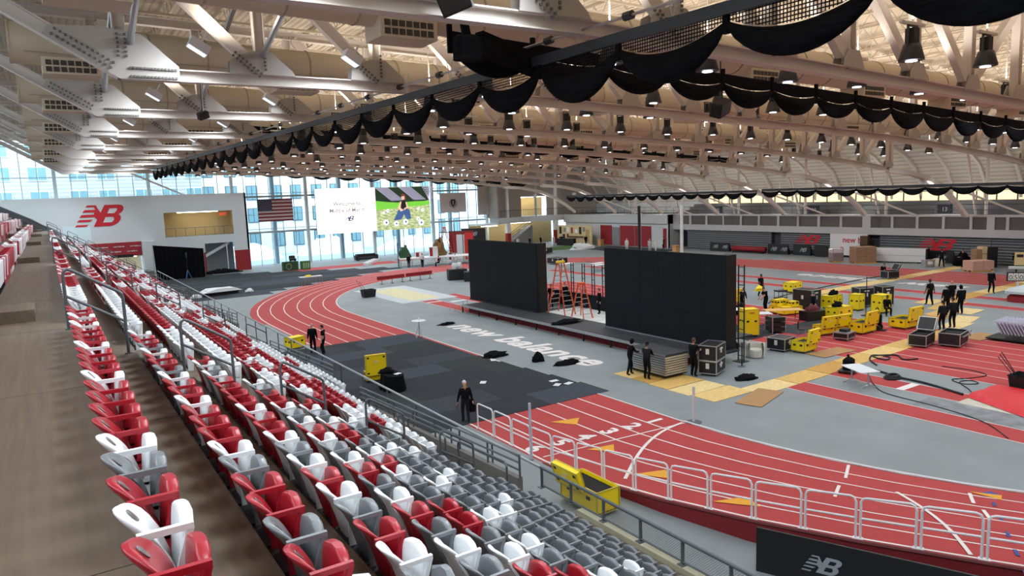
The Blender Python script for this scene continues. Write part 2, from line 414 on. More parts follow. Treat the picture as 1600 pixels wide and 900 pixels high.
B().box(12.4,YW+.3,4.8,22,YW+3.3,4.98).build('balcony_floor', M_grey, wall)
B().box(12.4,YW+.3,8.15,22,YW+3.3,8.3).build('balcony_soffit', M_nbw, wall)
B().box(12.5,YW+.3,4.9,12.6,YW+3.3,8.2).build('balcony_side', M_cream, wall); B().box(21.6,YW+.3,4.9,21.7,YW+3.3,8.2).build('balcony_side', M_cream, wall)
B().box(19.9,YW+3.12,5.0,21.0,YW+3.2,7.3).build('balcony_door', mat('cream door',(196,178,140),.6), wall)
B().box(14.6,YW+1.2,8.05,19.6,YW+1.5,8.14).build('light_strip', mat('lit strip',(255,244,214),.5,emit=9.), wall)
bb = B(); bb.tube([(12.8,YW+.1,6.1),(21.2,YW+.1,6.1)], .03, 6)
for i in range(8): bb.tube([(12.85+i*1.19,YW+.1,4.98),(12.85+i*1.19,YW+.1,6.1)], .025, 6)
bb.build('balcony_rail', M_rail, wall)
text('exit_sign', 'EXIT', mat('exit red',(230,70,60),.5,emit=1.5), frame((20.1,YW+3.1,7.5), (.5,0,0), (0,0,.5)), wall, size=1.)
B().box(17.2,YW+2.2,0,21.4,YW+2.3,3.95).build('door_back', mat('grey roll shutter',(120,122,126),.6), wall)
B().slab([(17.4,2.0),(17.4,2.35),(20.6,4.0),(20.6,3.65)], 'y', YW+.5, YW+.9).build('stair_soffit', M_nbw, wall)
B().box(-8,YW+5,0,10.2,YW+5.1,4.8).build('lobby_wall', mat('cream lobby wall',(222,212,190),.8), wall)
B().box(-8,YW+.2,2.9,9.9,YW+5,3.05).build('lobby_ceiling', WHITE, wall)
B().box(2,YW+1.5,2.78,9.4,YW+2.3,2.88).build('light_strip', MATS['lit strip'], wall)
B().box(1.7,YW-.025,4.9,4.6,YW-.005,7.0).build('reflection_patch', mat('pale reflection panel',(214,230,234),.3), wall)  # pale panel painting a reflection onto the wall
# diagonal brace in front of the glass above the wall
B().bar((15.9,YW+2,10.3),(9.2,YW+2,13.6),.22,.22).build('glazing_brace', M_truss, wall)
# ------------------------------------------------------------------ glass curtain wall
YG = 105.
gl = bpy.data.objects.new('window_1', None); COL.objects.link(gl); struct(gl, 'glass curtain wall with pale mullions')
M_glass = bpy.data.materials.new('clear glass'); M_glass.use_nodes = True
n = M_glass.node_tree.nodes; l = M_glass.node_tree.links; n.remove(n['Principled BSDF'])
tr_ = n.new('ShaderNodeBsdfTransparent'); tr_.inputs[0].default_value = (.93,.98,.985,1); gs = n.new('ShaderNodeBsdfGlossy'); gs.inputs['Roughness'].default_value = .03
mx = n.new('ShaderNodeMixShader'); mx.inputs[0].default_value = .05; l.new(tr_.outputs[0], mx.inputs[1]); l.new(gs.outputs[0], mx.inputs[2]); l.new(mx.outputs[0], n['Material Output'].inputs[0])
M_mul = mat('mullion grey', (150,160,165), .5); M_col = mat('glazing column', (196,204,206), .5)
GX = [1.5+10.3*i for i in range(-1,7)]
bx = []
x = -8.8
while x < 63.0: bx.append(x); x += 1.717
ZS = [0,4.78,7.3,9.85,13.0,17.2]
for a, b in zip(bx, bx[1:]+[63.4]):
    for z0, z1 in zip(ZS, ZS[1:]):
        if b < 22.5 and z1 < 10: continue
        B().quad((a+.03,YG,z0),(b-.03,YG,z0),(b-.03,YG,z1),(a+.03,YG,z1)).build('pane', M_glass, gl)
for x in bx:
    B().box(x-.035,YG-.08,0 if x > 22.5 else 10.2,x+.035,YG+.08,17.2).build('mullion', M_mul, gl)
for z, h in ((4.78,.26),(5.25,.08),(9.85,.26),(10.3,.08),(7.3,.06),(13.0,.08)):
    if z > 10: B().box(-9,YG-.12,z-h/2,63.4,YG+.1,z+h/2).build('transom', M_mul, gl)
    else: B().box(23,YG-.12,z-h/2,63.4,YG+.1,z+h/2).build('transom', M_mul, gl)
for x in GX: B().box(x-.2,YG-.7,0 if x > 22 else 10.3,x+.2,YG-.25,17.5).build('glazing_column', M_col, gl)
for x in (28.3,38.4,47.9,57.6): B().lathe([(.36,0),(.36,17)], 14, (x,YG+2.2,0)).build('outer_column', mat('blue grey column',(150,176,190),.5), gl)
# ------------------------------------------------------------------ outside: street, snow, houses
B().box(-60,107.2,-.5,170,260,-.1).build('ground_outside', mat('snowy street',(150,178,200),.8,noise=.12,scale=.15))
struct(bpy.data.objects['ground_outside'], 'snow covered street outside')
M_snow = mat('snow', (232,240,248), .8)
for i, (x, y, sx, sy, h) in enumerate(((27,120,5.5,3,2.6),(41,121,6,3,2.9),(55,120,6,3,2.0),(70,122,6.5,3,2.2))):
    rows = []
    for a in range(9):
        rows.append([(x+sx*math.cos(b*PI/8)*(1-a/8)*(1+.15*R.random()), y-sy*math.sin(b*PI/8)*(1-a/8), -.1+h*(1-(1-a/8)**2)*(.8+.3*R.random())) for b in range(9)])
    s = B(); s.smooth = True; s.grid(rows); o = s.build('snow_heap', M_snow)
    tag(o, 'white snow heap on the street outside, %s one from the left' % ordinal(i+1), 'snow heap', 'snow heaps outside the glass')
M_gw = mat('bluish window pane', (120,160,172), .25); M_fr = mat('white window frame', (224,230,232), .5); M_fd = mat('dark window frame', (84,98,104), .5)
def house(label, y, x0, x1, z1, m, xs, zs, fw, fh, frame_m, mull=True, skip=()):
    t = thing('apartment_building', label, 'building', ((x0+x1)/2, y, -.1))
    B().box(x0-(x0+x1)/2,0,0,x1-(x0+x1)/2,8,z1).build('wall', m, t)
    for x in xs:
        for z in zs:
            if (x,z) in skip: continue
            xx = x-(x0+x1)/2
            f = B().box(xx-fw/2,-.12,z-fh/2,xx+fw/2,.05,z+fh/2).build('window', frame_m, t)
            n_ = 2
            for k in range(n_): B().box(xx-fw/2+.12+k*(fw-.12)/n_,-.16,z-fh/2+.12,xx-fw/2+(k+1)*(fw-.12)/n_,-.11,z+fh/2-.12).build('pane', M_gw, f)
    return t
M_sid = ribbed('grey white siding', (186,190,196), .7, 'Z', .55, .2, .8)
house('grey sided apartment block behind the glass above the emblem wall', 121., -14, 21.2, 22, M_sid, [-9,-4.5,-.2,4.6,8.2,13,16.6,20], [10.9,14.3,17.6,21], 2.4, 2.0, M_fr)
house('white apartment block behind the glass between the two flags', 129., 21.4, 52.5, 26, mat('white stucco',(226,230,232),.8), [23.5,27.2,30.6,34.8,38.2,42,45.5,49], [2.6,7.0,10.9,14.9,18.6], 1.9, 2.5, M_fd)
house('pale grey apartment block behind the glass right of the screen', 133., 53.5, 84, 24, mat('pale grey stucco',(206,214,222),.8), [55.5,59,62.5,66,69.5,73], [3,7,11,15,19], 1.5, 2.8, M_fd)
# ------------------------------------------------------------------ far side: fascia, concourse, vault
wf = bpy.data.objects.new('wall_right', None); COL.objects.link(wf); struct(wf, 'far side wall with concourse fascia')
M_fas = mat('pale fascia', (186,188,190), .7); M_dkp = mat('dark infill panel', (92,90,90), .7); M_dkg = mat('dark grey riser', (84,86,88), .75)
B().box(78.5,18,2.72,79.2,76.2,3.52).build('fascia_band', M_fas, wf); B().box(78.5,18,4.78,79.2,76.2,4.98).build('fascia_band', M_fas, wf)
WINS = [(72.8,74.8),(69.78,72.43),(66.69,69.43),(63.75,66.47),(60.86,63.44),(57.91,60.56),(55.03,57.58),(52.2,54.75),(49.28,51.86),(46.48,49.0),(43.18,45.53),(40.47,42.9),(37.78,40.2),(35.12,37.52),(33.53,34.88),(31.83,32.84),(29.36,31.56),(26.6,29.0),(23.8,26.2),(21,23.4)]
prev = 76.2
for a, b in WINS:
    B().box(78.5,b,3.52,79.2,prev,4.78).build('fascia_post', M_fas, wf); prev = a
    B().box(78.68,a,3.5,78.75,b,4.8).build('infill_panel', M_dkp, wf)
B().box(77.4,76.0,0,80,76.25,4.98).build('return_wall', M_wallgrey, wf)
# retracted bleachers under the fascia: horizontal boards
M_bl = mat('bleacher grey', (112,116,120), .6); M_bl2 = mat('bleacher dark', (58,60,64), .7)
bly = [19.0,28.6,33.2,44.6,46.6,57.6,59.0,73.5]
bt = 0
for a, b in zip(bly, bly[1:]):
    if b-a < 2.5: B().box(79.4,a,0,79.5,b,2.72).build('bleacher_recess', M_bl2, wf); continue
    t = thing('retracted_bleacher', 'grey slatted bleacher bank folded under the fascia, %s from the left' % ordinal(4-bt), 'bleacher', (79,(a+b)/2,0)); bt += 1
    B().box(.05,a-(a+b)/2,0,.4,b-(a+b)/2,2.7).build('back', M_bl2, t)
    for i in range(9): B().box(-.12,a-(a+b)/2+.02,.12+.285*i,.06,b-(a+b)/2-.02,.12+.285*i+.2).build('slat', M_bl, t)
M_elr = mat('emblem red', (196,28,44), .6)
for (y, z0, z1) in ((55.6,1.35,2.45),(40.6,1.2,2.45)): emblem('bleacher_emblem', M_elr, (78.86,y,z0), (0,-1.6,0), (0,0,1), z1-z0, wf)
# concourse above
B().box(78.6,18,4.9,86.5,105,4.97).build('concourse_floor', M_dkg, wf)
for k in range(3): B().box(81.2+.9*k,18,4.97,86.5,76,5.45+.42*k).build('upper_riser', M_dkg, wf)
cl = B().box(86.3,18,6.2,86.4,76,7.25).build('glow_wall', mat('back wall lamplight glow', (255,236,190), .6, emit=.9), wf)  # concourse back wall; emission stands in for the lamplight on it
for y in range(20,76,2): B().box(86.2,y-.06,6.2,86.3,y+.06,7.25).build('glow_wall_bar', M_dkg, wf)
rl = B()
for z in (5.5,6.05): rl.tube([(78.6,18,z),(78.6,101,z)], .03, 6)
y = 18.6
while y < 101: rl.tube([(78.6,y,4.97),(78.6,y,6.05)], .025, 5); y += 1.55
rl.build('concourse_rail', mat('dark rail', (60,62,66), .5), wf)
for s, y in (('14',53.3),('13',38.0),('15',68.3)):
    B().box(79.4,y-.75,5.1,79.5,y+.75,6.1).build('section_board', mat('navy section board',(38,44,60),.6), wf)
    text('section_number', s, WHITE, frame((79.38,y,5.35), (0,-.6,0), (0,0,.6)), wf, size=1., align='CENTER')
VAULT = [(86.6,6.6),(86.2,8.4),(84.8,10.2),(82.2,11.8),(78.6,13.0),(74,13.9),(68,14.6),(60,15.2),(50,15.8),(40,16.3),(25,16.9),(10,17.4),(-7,17.7)]
def deckz(x):
    for (a,za),(b,zb) in zip(VAULT[4:], VAULT[5:]):
        if b <= x <= a: return zb+(za-zb)*(x-b)/(a-b)
    return 17.6
M_deck = ribbed('cream roof deck', (196,184,164), .7, 'X', .3, .5, .72); M_vlt = ribbed('cream vault cladding', (200,194,184), .7, 'Z', .42, .5, .7)
c = B(); c.grid([[(x,-14,z) for x,z in VAULT[5:]], [(x,107,z) for x,z in VAULT[5:]]]); c.grid([[(x,-14,z+.3) for x,z in VAULT[5:]], [(x,107,z+.3) for x,z in VAULT[5:]]])
ceiling = struct(c.build('ceiling', M_deck), 'cream metal roof deck')
c = B(); c.grid([[(x,-14,z) for x,z in VAULT[:6]], [(x,107,z) for x,z in VAULT[:6]]]); c.grid([[(x+.3,-14,z+.2) for x,z in VAULT[:6]], [(x+.3,107,z+.2) for x,z in VAULT[:6]]]); c.build('vault_cladding', M_vlt, wf)
rb = B()
for i in range(len(VAULT)-7): rb.bar((VAULT[i][0]-.15,0,VAULT[i][1]-.1),(VAULT[i+1][0]-.15,0,VAULT[i+1][1]-.1),.3,.3,(1,0,.3))
rme = rb.mesh('vault_rib', M_truss)
y = 20.0
while y < 104: link('vault_rib', rme, wf, (0,y,0)); y += 3.43
# outer shell: walls out of view that close the hall
B().box(-14.3,-14,0,-14,107,18).build('wall_back_of_stand', M_wallgrey); struct(bpy.data.objects['wall_back_of_stand'])
B().box(-14,-14.3,0,100,-14,18).build('wall_near', M_wallgrey); struct(bpy.data.objects['wall_near'])
B().box(87,-14,0,87.3,107,7).build('wall_outer', M_wallgrey, wf)
# ------------------------------------------------------------------ right part of the end wall
we = bpy.data.objects.new('wall_end', None); COL.objects.link(we); struct(we, 'grey end wall right of the glass')
M_brn = mat('warm grey wall', (168,160,154), .75)
wb = B()
for x0,z0,x1,z1 in ((63.2,4.95,69.8,16),(69.8,8.3,75.4,16),(75.4,4.95,87,16),(61.2,5.6,63.2,17)): wb.box(x0,103.6,z0,x1,103.9,z1)
wb.build('upper_wall', M_brn, we); B().box(63.2,101,5,63.4,105.3,16).build('upper_return', M_brn, we)
B().box(69.3,106,4.9,76,106.1,8.5).build('lit_room_wall', M_cream, we); B().box(69.3,103.9,8.3,76,106,8.4).build('lit_room_ceiling', WHITE, we)
B().box(70.6,104.6,8.2,75,105,8.28).build('light_strip', MATS['lit strip'], we)
B().box(63.5,101,4.0,79,104,4.96).build('balcony_slab', M_fas, we)
for x in (65.46,75.55):
    B().box(x-.36,101,2.35,x+.36,101.7,4.1).build('column', WHITE, we); B().box(x-.36,101,0,x+.36,101.7,2.35).build('column_base', M_darkred, we)
    B().box(x-.2,101.1,4.96,x+.2,101.5,15).build('column_shaft', WHITE, we)
B().box(71.0+.2,101.2,4.96,71.5,101.5,13).build('column_shaft', M_fas, we)
br = B(); br.tube([(63.6,101.1,6.15),(79,101.1,6.15)], .035, 6)
for i in range(40): br.tube([(63.6+.39*i,101.1,4.96),(63.6+.39*i,101.1,6.15)], .018, 5)
br.build('balcony_rail', MATS['dark rail'], we)
B().box(60.5,106,0,78,106.1,4.1).build('lower_wall', M_cream, we)
B().box(61.3,102.6,3.6,64.2,103.2,3.7).build('light_strip', MATS['lit strip'], we); B().box(67.2,104,3.8,72,104.4,3.9).build('light_strip', MATS['lit strip'], we)
B().box(60.4,101,3.9,64,106,4.1).build('soffit', WHITE, we)
st = B()
for i in range(12): st.box(66.4+.45*i,103.2,0,66.85+.45*i,105,.2+.28*i)
st.build('staircase', M_grey, we)
sr = B()
for z in (.9,1.3,1.7): sr.tube([(66.2,103.1,z),(71.6,103.1,z+3.0)], .04, 6)
sr.build('stair_rail', MATS['dark rail'], we)
# corner block wall below the far concourse
B().box(77.5,76,0,77.8,101,3.6).build('corner_wall', M_wallgrey, we); B().box(77.2,76,3.6,78.5,101.2,4.97).build('corner_fascia', M_fas, we)
for y0, y1, z1, mm, nm in ((88.6,91.4,3.2,M_darkred,'red_panel'),(86.8,88.4,2.9,M_grey,'door_leaf'),(79.6,86.6,3.2,M_darkred,'red_panel'),(76.3,77.0,2.9,M_darkred,'red_panel')):
    B().box(77.38,y0,.02,77.5,y1,z1).build(nm, mm, we)
B().box(77.34,83.1,.02,77.4,83.16,3.2).build('panel_joint', M_grey, we)
# ------------------------------------------------------------------ roof trusses
def zc(x):
    K = [(2.3,12.55),(11,12.55),(19,12.25),(27,11.95),(36,11.55),(44,11.1),(52,10.5),(58,9.95),(62,9.5)]
    for (a,za),(b,zb) in zip(K, K[1:]):
        if a <= x <= b: return za+(zb-za)*(x-a)/(b-a)
    return K[0][1] if x < 2.3 else 9.5
TY = [3.4+10.3*i for i in range(10)]
PX = [2.35+3.95*i for i in range(16)]
chord = B()
px = [2.3,7,11,15,19,23,27,31,36,40,44,48,52,55,58,62]
chord.ibeam((-4.2,0,16.7),(2.3,0,12.73),.34,.38,.035)
for a, b in zip(px, px[1:]): chord.ibeam((a,0,zc(a)+.18),(b,0,zc(b)+.18),.34,.36,.035)
chord_me = chord.mesh('bottom_chord', M_truss)
top = B()
tx = [-4,4,12,20,28,36,44,52,60,68]
for a, b in zip(tx, tx[1:]): top.ibeam((a,0,deckz(a)-.95),(b,0,deckz(b)-.95),.34,.36,.035)
top_me = top.mesh('top_chord', M_truss)
leg = B()
LG = [(61.5,9.6),(65,9.35),(68.5,8.7),(71.5,7.6),(74,6.2),(75.8,4.98)]
for (a,za),(b,zb) in zip(LG, LG[1:]): leg.bar((a,0,za),(b,0,zb),.42,.62-.03*a/10,(0,0,1))
leg_me = leg.mesh('curved_leg', M_truss)
vert_me = []; dia_me = []; gus_me = []
for i, x in enumerate(PX):
    z0 = zc(x)+.3; z1 = deckz(x)-1.0
    vert_me.append(B().ibeam((x,0,z0),(x,0,z1),.3,.34,.03,(1,0,0)).mesh('vertical', M_truss))
    q_ = 1.0 if i < 5 else .55
    g = [(x-1.0*q_,zc(x-1.0*q_ if i else x)+.34),(x+1.05*q_,zc(x+1.05*q_)+.34),(x+.95*q_,zc(x)+.5),(x+.3,zc(x)+1.05*(1 if i < 5 else .85)),(x-.3,zc(x)+1.05*(1 if i < 5 else .85)),(x-.95*q_,zc(x)+.75*(1 if i < 5 else .8))]
    if i >= 7: g = [(2*x-a_,b_-zc(2*x-a_)*0+0) for a_,b_ in g][::-1]
    if i == 0: g = [(x-.1,zc(x)),(x+1.5,zc(x)),(x+1.5,zc(x)+.42),(x+.55,zc(x)+1.3),(x-.45,zc(x)+1.42),(x-1.75,zc(x)+1.35),(x-1.9,zc(x)+1.1)]
    gm = B(); gm.slab(g,'y',-.2,-.17); gm.slab(g,'y',.17,.2); gus_me.append(gm.mesh('gusset_plate', M_gusset))
for i in range(15):
    a, b = PX[i], PX[i+1]
    if i < 7: p, q = (a+.3, deckz(a)-1.1), (b-.35, zc(b)+.75)
    else: p, q = (a+.35, zc(a)+.75), (b-.3, deckz(b)-1.1)
    dia_me.append(B().bar((p[0],0,p[1]),(q[0],0,q[1]),.26,.36,(0,0,1)).mesh('diagonal', M_truss))
bolt = B()
def bolts(cx, cz, dx, dz, n, rows, gap):
    L = math.hypot(dx,dz); ux, uz = dx/L, dz/L
    for r in range(rows):
        for k in range(n):
            x = cx+dx*(k/(n-1)-.5)-uz*gap*(r-(rows-1)/2); z = cz+dz*(k/(n-1)-.5)+ux*gap*(r-(rows-1)/2)
            bolt.bar((x,-.2,z),(x,-.25,z),.06,.06,(0,0,1))
bolts(PX[0]-.95,zc(2.3)+.78,1.35,-.82,12,2,.17); bolts(PX[0]+.8,zc(2.3)+.2,1.2,0,14,2,.24); bolts(PX[0]+.02,zc(2.3)+.95,0,.6,6,2,.2)
for i in (1,2,3,4): bolts(PX[i]-.45,zc(PX[i])+.62,.75,-.6,8,2,.12); bolts(PX[i]+.1,zc(PX[i])+.85,0,.7,7,1,.1)
bolt_me = bolt.mesh('bolt', mat('bolt steel', (96,93,90), .5))
pipe_a = B().tube([(2.6,-.2,13.6),(2.6,-9.8,16.4)], .095, 8).mesh('brace_pipe', M_chrome); pipe_b = B().tube([(6.35,-.2,13.5),(6.35,-9.8,16.4)], .095, 8).mesh('brace_pipe', M_chrome)
for k, y in enumerate(TY):
    t = thing('roof_truss', 'pale grey steel roof truss spanning the hall, %s from the camera' % ordinal(k+1), 'truss', (0,y,.006*(y-24)))
    link('bottom_chord', chord_me, t); link('top_chord', top_me, t); link('curved_leg', leg_me, t)
    for me in vert_me: link('vertical', me, t)
    for me in dia_me: link('diagonal', me, t)
    for me in gus_me: link('gusset_plate', me, t)
    if k < 6: o = link('bolt', bolt_me, t); o['kind'] = 'stuff'
    link('brace_pipe', pipe_a, t); link('brace_pipe', pipe_b, t)
for y in TY[1:9]:
    B().tube([(80,y,4.97),(80,y,12.6)], .16, 8).build('vault_column', M_truss, wf); B().tube([(80.6,y+1.2,4.97),(77.6,y+1.2,13.2)], .13, 8).build('vault_column', M_truss, wf)
    B().bar((62,y,9.6),(62,y,14.9),.3,.34).build('vault_post', M_truss, wf)
    B().bar((77,y-5,4.97),(70.5,y,8.4),.18,.18).build('vault_strut', M_truss, wf)
# roof joists between the trusses
j = B(); S = 10.1
j.bar((0,0,-.08),(0,S,-.08),.1,.06); j.bar((0,.8,-.72),(0,S-.8,-.72),.1,.06)
nn = 11
for i in range(nn):
    a = .3+(S-.6)*i/nn; b = .3+(S-.6)*(i+1)/nn; mdl = (a+b)/2
    j.bar((0,a,-.1),(0,mdl,-.7),.03,.03); j.bar((0,mdl,-.7),(0,b,-.1),.03,.03)
jm = j.mesh('joist', mat('joist cream', (190,178,158), .6))
x = -4.0
while x < 57:
    for y in [TY[0]-10.3]+TY[:-1]: link('joist', jm, ceiling, (x,y+.1,deckz(x)-.02))
    x += 2.3
pb = B()
for y in [TY[0]-5.15]+[q+5.15 for q in TY]:
    for dy in (-3.2,0,3.2): pb.bar((-5,y+dy,16.7),(30,y+dy,15.95),.09,.09)
pb.build('bridging', MATS['joist cream'], ceiling)['kind'] = 'stuff'
# ------------------------------------------------------------------ air ducts
M_duct = mat('cream fabric duct', (198,186,164), .75); M_seam = mat('duct seam', (164,152,134), .7); M_slot = mat('grille slots', (60,54,50), .7)
d0 = B(); d0.smooth = True
d0.tube([(-.4,0,0),(.0,0,0),(58,0,-1.6)], .68, 20, cap=False); duct_me = d0.mesh('tube', M_duct)
cap_me = B().tube([(-.42,0,0),(-.36,0,0)], .7, 20).mesh('end_cap', M_duct)
sb = B()
x = 1.8
while x < 57: sb.tube([(x,0,-1.6*x/58),(x+.06,0,-1.6*x/58)], .71, 18); x += 1.9
sb.bar((0,-.6,-.36),(58,-.6,-1.96),.03,.03); seam_me = sb.mesh('seam', M_seam)
dif = B(); dif.box(-.85,-.55,-1.0,.85,.55,-.45); dif_me = dif.mesh('diffuser', M_duct)
gm = B()
for i in range(7): 
    for j_ in range(2): gm.box(-.74+.215*i,-.57,-.93+.22*j_,-.57+.215*i,-.54,-.77+.22*j_)
gr_me = gm.mesh('grille', M_slot)
for k, y in enumerate([q+5.2 for q in TY]):
    if y > 86: continue
    t = thing('air_duct', 'long cream round air duct under the roof, %s from the camera' % ordinal(k+1), 'duct', (0,y,14.4))
    link('tube', duct_me, t); link('end_cap', cap_me, t); link('seam', seam_me, t)
    for x in (1.3,8.9,16.5,24.1,31.7,39.3,46.9,54.5):
        d = link('diffuser', dif_me, t, (x,0,-1.6*x/58)); link('grille', gr_me, d)
# ------------------------------------------------------------------ pendant lamps
M_lb = mat('lamp dark grey', (58,58,62), .45, metal=.3); M_lens = mat('lamp lens', (240,244,255), .3, emit=6.); M_lbr = mat('lamp bracket', (214,210,202), .5)
l1 = bpy.data.lights.new('pendant_down','SPOT'); l1.energy = LAMP_DOWN; l1.color = (.70,.86,1.0); l1.spot_size = math.radians(155); l1.spot_blend = .6; l1.shadow_soft_size = .25
stand_fill_spot = l1.copy(); stand_fill_spot.energy = LAMP_DOWN*.3  # weaker spot for unseen pendants added to fill the stand
l2 = bpy.data.lights.new('pendant_roof_fill','SPOT'); l2.energy = ROOF_FILL; l2.color = (1,.90,.78); l2.spot_size = math.radians(168); l2.spot_blend = .5; l2.shadow_soft_size = .3  # upward spot added to each pendant to brighten the roof
hb = B(); hb.smooth = True; hb.lathe([(.16,.46),(.22,.44),(.26,.3),(.33,.04),(.33,0),(.28,.03)], 14); bell_me = hb.mesh('bell', M_lb)
db = B(); db.box(-.13,-.13,.46,.13,.13,.86); dbx_me = db.mesh('driver_box', M_black)
yk = B(); yk.box(-.24,-.03,.3,-.2,.03,.92); yk.box(.2,-.03,.3,.24,.03,.92); yk.box(-.24,-.03,.9,.24,.03,.94); yoke_me = yk.mesh('yoke', M_lb)
lens_me = B().lathe([(.15,-.0),(.15,-.02)], 14).mesh('lens', M_lens)
HANG = {}
def hanger(L):
    L = round(L*4)/4
    if L not in HANG: bk = B(); bk.box(-.6,-.05,.94,.6,.05,1.02); bk.tube([(.0,0,1.0),(0,0,L+.1)], .02, 5); HANG[L] = bk.mesh('hanger', M_lbr)
    return HANG[L]
proto = None; row = 0; LR = []
for y in [-4.0]+TY: LR += [y+1.0, y+7.3]
for y in LR:
    if y > 103: continue
    n_ = 0; row += 1
    for k in range(-7, 12):
        x = 20.5+3.83*k
        if y > 12 and x < 10: continue
        if 6 < y < 12 and 6 < x < 17: continue
        z = 12.25-.0007*max(0,x-20)**2+.006*(y-24); n_ += 1
        lab = 'dark pendant lamp, %s from left in %s row of lamps from camera' % (ordinal(n_), ordinal(row))
        loc = (x+R.uniform(-.12,.12), y+R.uniform(-.1,.1), z-.1+R.uniform(-.05,.05))
        t = thing('pendant_lamp', lab, 'lamp', loc, 0, 'pendant lamps under the roof, with added unseen ones over the stand')  # those at x <= 8.5 are unseen, added to fill the stand
        link('bell', bell_me, t); link('driver_box', dbx_me, t); link('yoke', yoke_me, t); link('lens', lens_me, t); link('hanger', hanger(deckz(loc[0])-loc[2]), t)
        a = bpy.data.objects.new('lamp_light', l1 if x > 8.5 else stand_fill_spot); COL.objects.link(a); a.parent = t; a.location = (0,0,-.06)
        a = bpy.data.objects.new('roof_fill_light', l2); COL.objects.link(a); a.parent = t; a.location = (0,0,1.1); a.rotation_euler = (PI,0,0)
# ------------------------------------------------------------------ floodlights clamped to the trusses, aimed at the stand
l3 = bpy.data.lights.new('flood','SPOT'); l3.energy = FLOOD; l3.color = (.84,.92,1.0); l3.spot_size = math.radians(125); l3.spot_blend = .7; l3.shadow_soft_size = 1.3
l4 = bpy.data.lights.new('flood_roof_fill','SPOT'); l4.energy = FLOOD*.07; l4.color = (1,.88,.74); l4.spot_size = math.radians(165); l4.spot_blend = .5; l4.shadow_soft_size = .3  # upward spot added behind each floodlight to lift the ceiling
fb = B(); fb.box(-.3,-.22,-.14,.3,.22,.14); fb.box(-.03,-.03,.14,.03,.03,.5); fl_me = fb.mesh('housing', mat('floodlight white', (226,228,232), .4)); fg_me = B().box(-.27,-.19,-.155,.27,.19,-.14).mesh('glass_front', mat('flood glass', (210,225,240), .2, emit=1.2))
for k, y in enumerate(TY):
    for q, x in enumerate((4.4,9.2)):
        t = thing('floodlight', 'white floodlight box on the roof truss, %s of two, %s truss from the camera' % (('left','right')[q], ordinal(k+1)), 'floodlight', (x,y-.5,13.55), 0, 'floodlights over the stand')
        t.rotation_euler = (0,.55,0)
        link('housing', fl_me, t); link('glass_front', fg_me, t)
        a = bpy.data.objects.new('flood_light', l3); COL.objects.link(a); a.parent = t; a.location = (0,0,-.2)
        a = bpy.data.objects.new('flood_fill_light', l4); COL.objects.link(a); a.parent = t; a.location = (0,0,.6); a.rotation_euler = (PI,0,0)
# fill lights added on the far truss legs to brighten the far fascia
l6 = bpy.data.lights.new('fascia_fill','SPOT'); l6.energy = 900; l6.color = (.92,.95,1); l6.spot_size = math.radians(140); l6.spot_blend = .8; l6.shadow_soft_size = .5
for k, y in enumerate(TY):
    t = thing('floodlight', 'added fill light box on the curved far leg of the %s truss from the camera' % ordinal(k+1), 'floodlight', (67.6,y,8.45), 0, 'added fill lights on the far truss legs')
    t.rotation_euler = (0,-1.0,0); link('housing', fl_me, t); link('glass_front', fg_me, t); a = bpy.data.objects.new('flood_light', l6); COL.objects.link(a); a.parent = t; a.location = (0,0,-.2)  # box and spot of the added fascia fill
# fill lights added over the far concourse to brighten the vault
l5 = bpy.data.lights.new('concourse','POINT'); l5.energy = 420; l5.color = (1,.95,.88); l5.shadow_soft_size = .3
cf_me = B().box(-.08,-.9,0,.08,.9,.1).mesh('tube', mat('added fill light glow', (255,246,226), .4, emit=3.)); cr_me = B().box(-.03,-.03,.1,.03,.03,5.1).mesh('hanger', M_lbr)  # tube and hanger of the added fill lights
for k, y in enumerate([q+3.5 for q in TY[1:9]]):
    t = thing('concourse_fill_light', 'added fill light hung over the far concourse, %s from the right' % ordinal(k+1), 'light', (79.6,y,7.6), 0, 'added fill lights over the concourse')
    link('tube', cf_me, t); link('hanger', cr_me, t); a = bpy.data.objects.new('concourse_fill', l5); COL.objects.link(a); a.parent = t; a.location = (0,0,-.3)
# ------------------------------------------------------------------ gathered black nets
M_net = bpy.data.materials.new('black netting'); M_net.use_nodes = True
n = M_net.node_tree.nodes; l = M_net.node_tree.links; p = n['Principled BSDF']; p.inputs['Base Color'].default_value = (.006,.006,.007,1); p.inputs['Roughness'].default_value = .9; p.inputs['Specular IOR Level'].default_value = .15
tcn = n.new('ShaderNodeTexCoord'); sp_ = n.new('ShaderNodeSeparateXYZ'); l.new(tcn.outputs['Object'], sp_.inputs[0])
def node(op, a, b=None, v=None):
    q = n.new('ShaderNodeMath'); q.operation = op; l.new(a, q.inputs[0])
    if b is not None: l.new(b, q.inputs[1])
    if v is not None: q.inputs[1].default_value = v
    return q.outputs[0]
sm_ = node('ADD', sp_.outputs[0], sp_.outputs[1])
def wires(src): return node('LESS_THAN', node('FRACT', node('MULTIPLY', src, v=14.)), v=.34)
al = node('MAXIMUM', wires(sm_), wires(sp_.outputs[2])); l.new(al, p.inputs['Alpha'])
M_swag = mat('gathered black net', (20,21,24), .95, spec=.08, noise=.5, scale=2., stretch=(1,1,14), bump=.6)
M_beam = mat('slate net track', (50,56,62), .5, metal=.2)
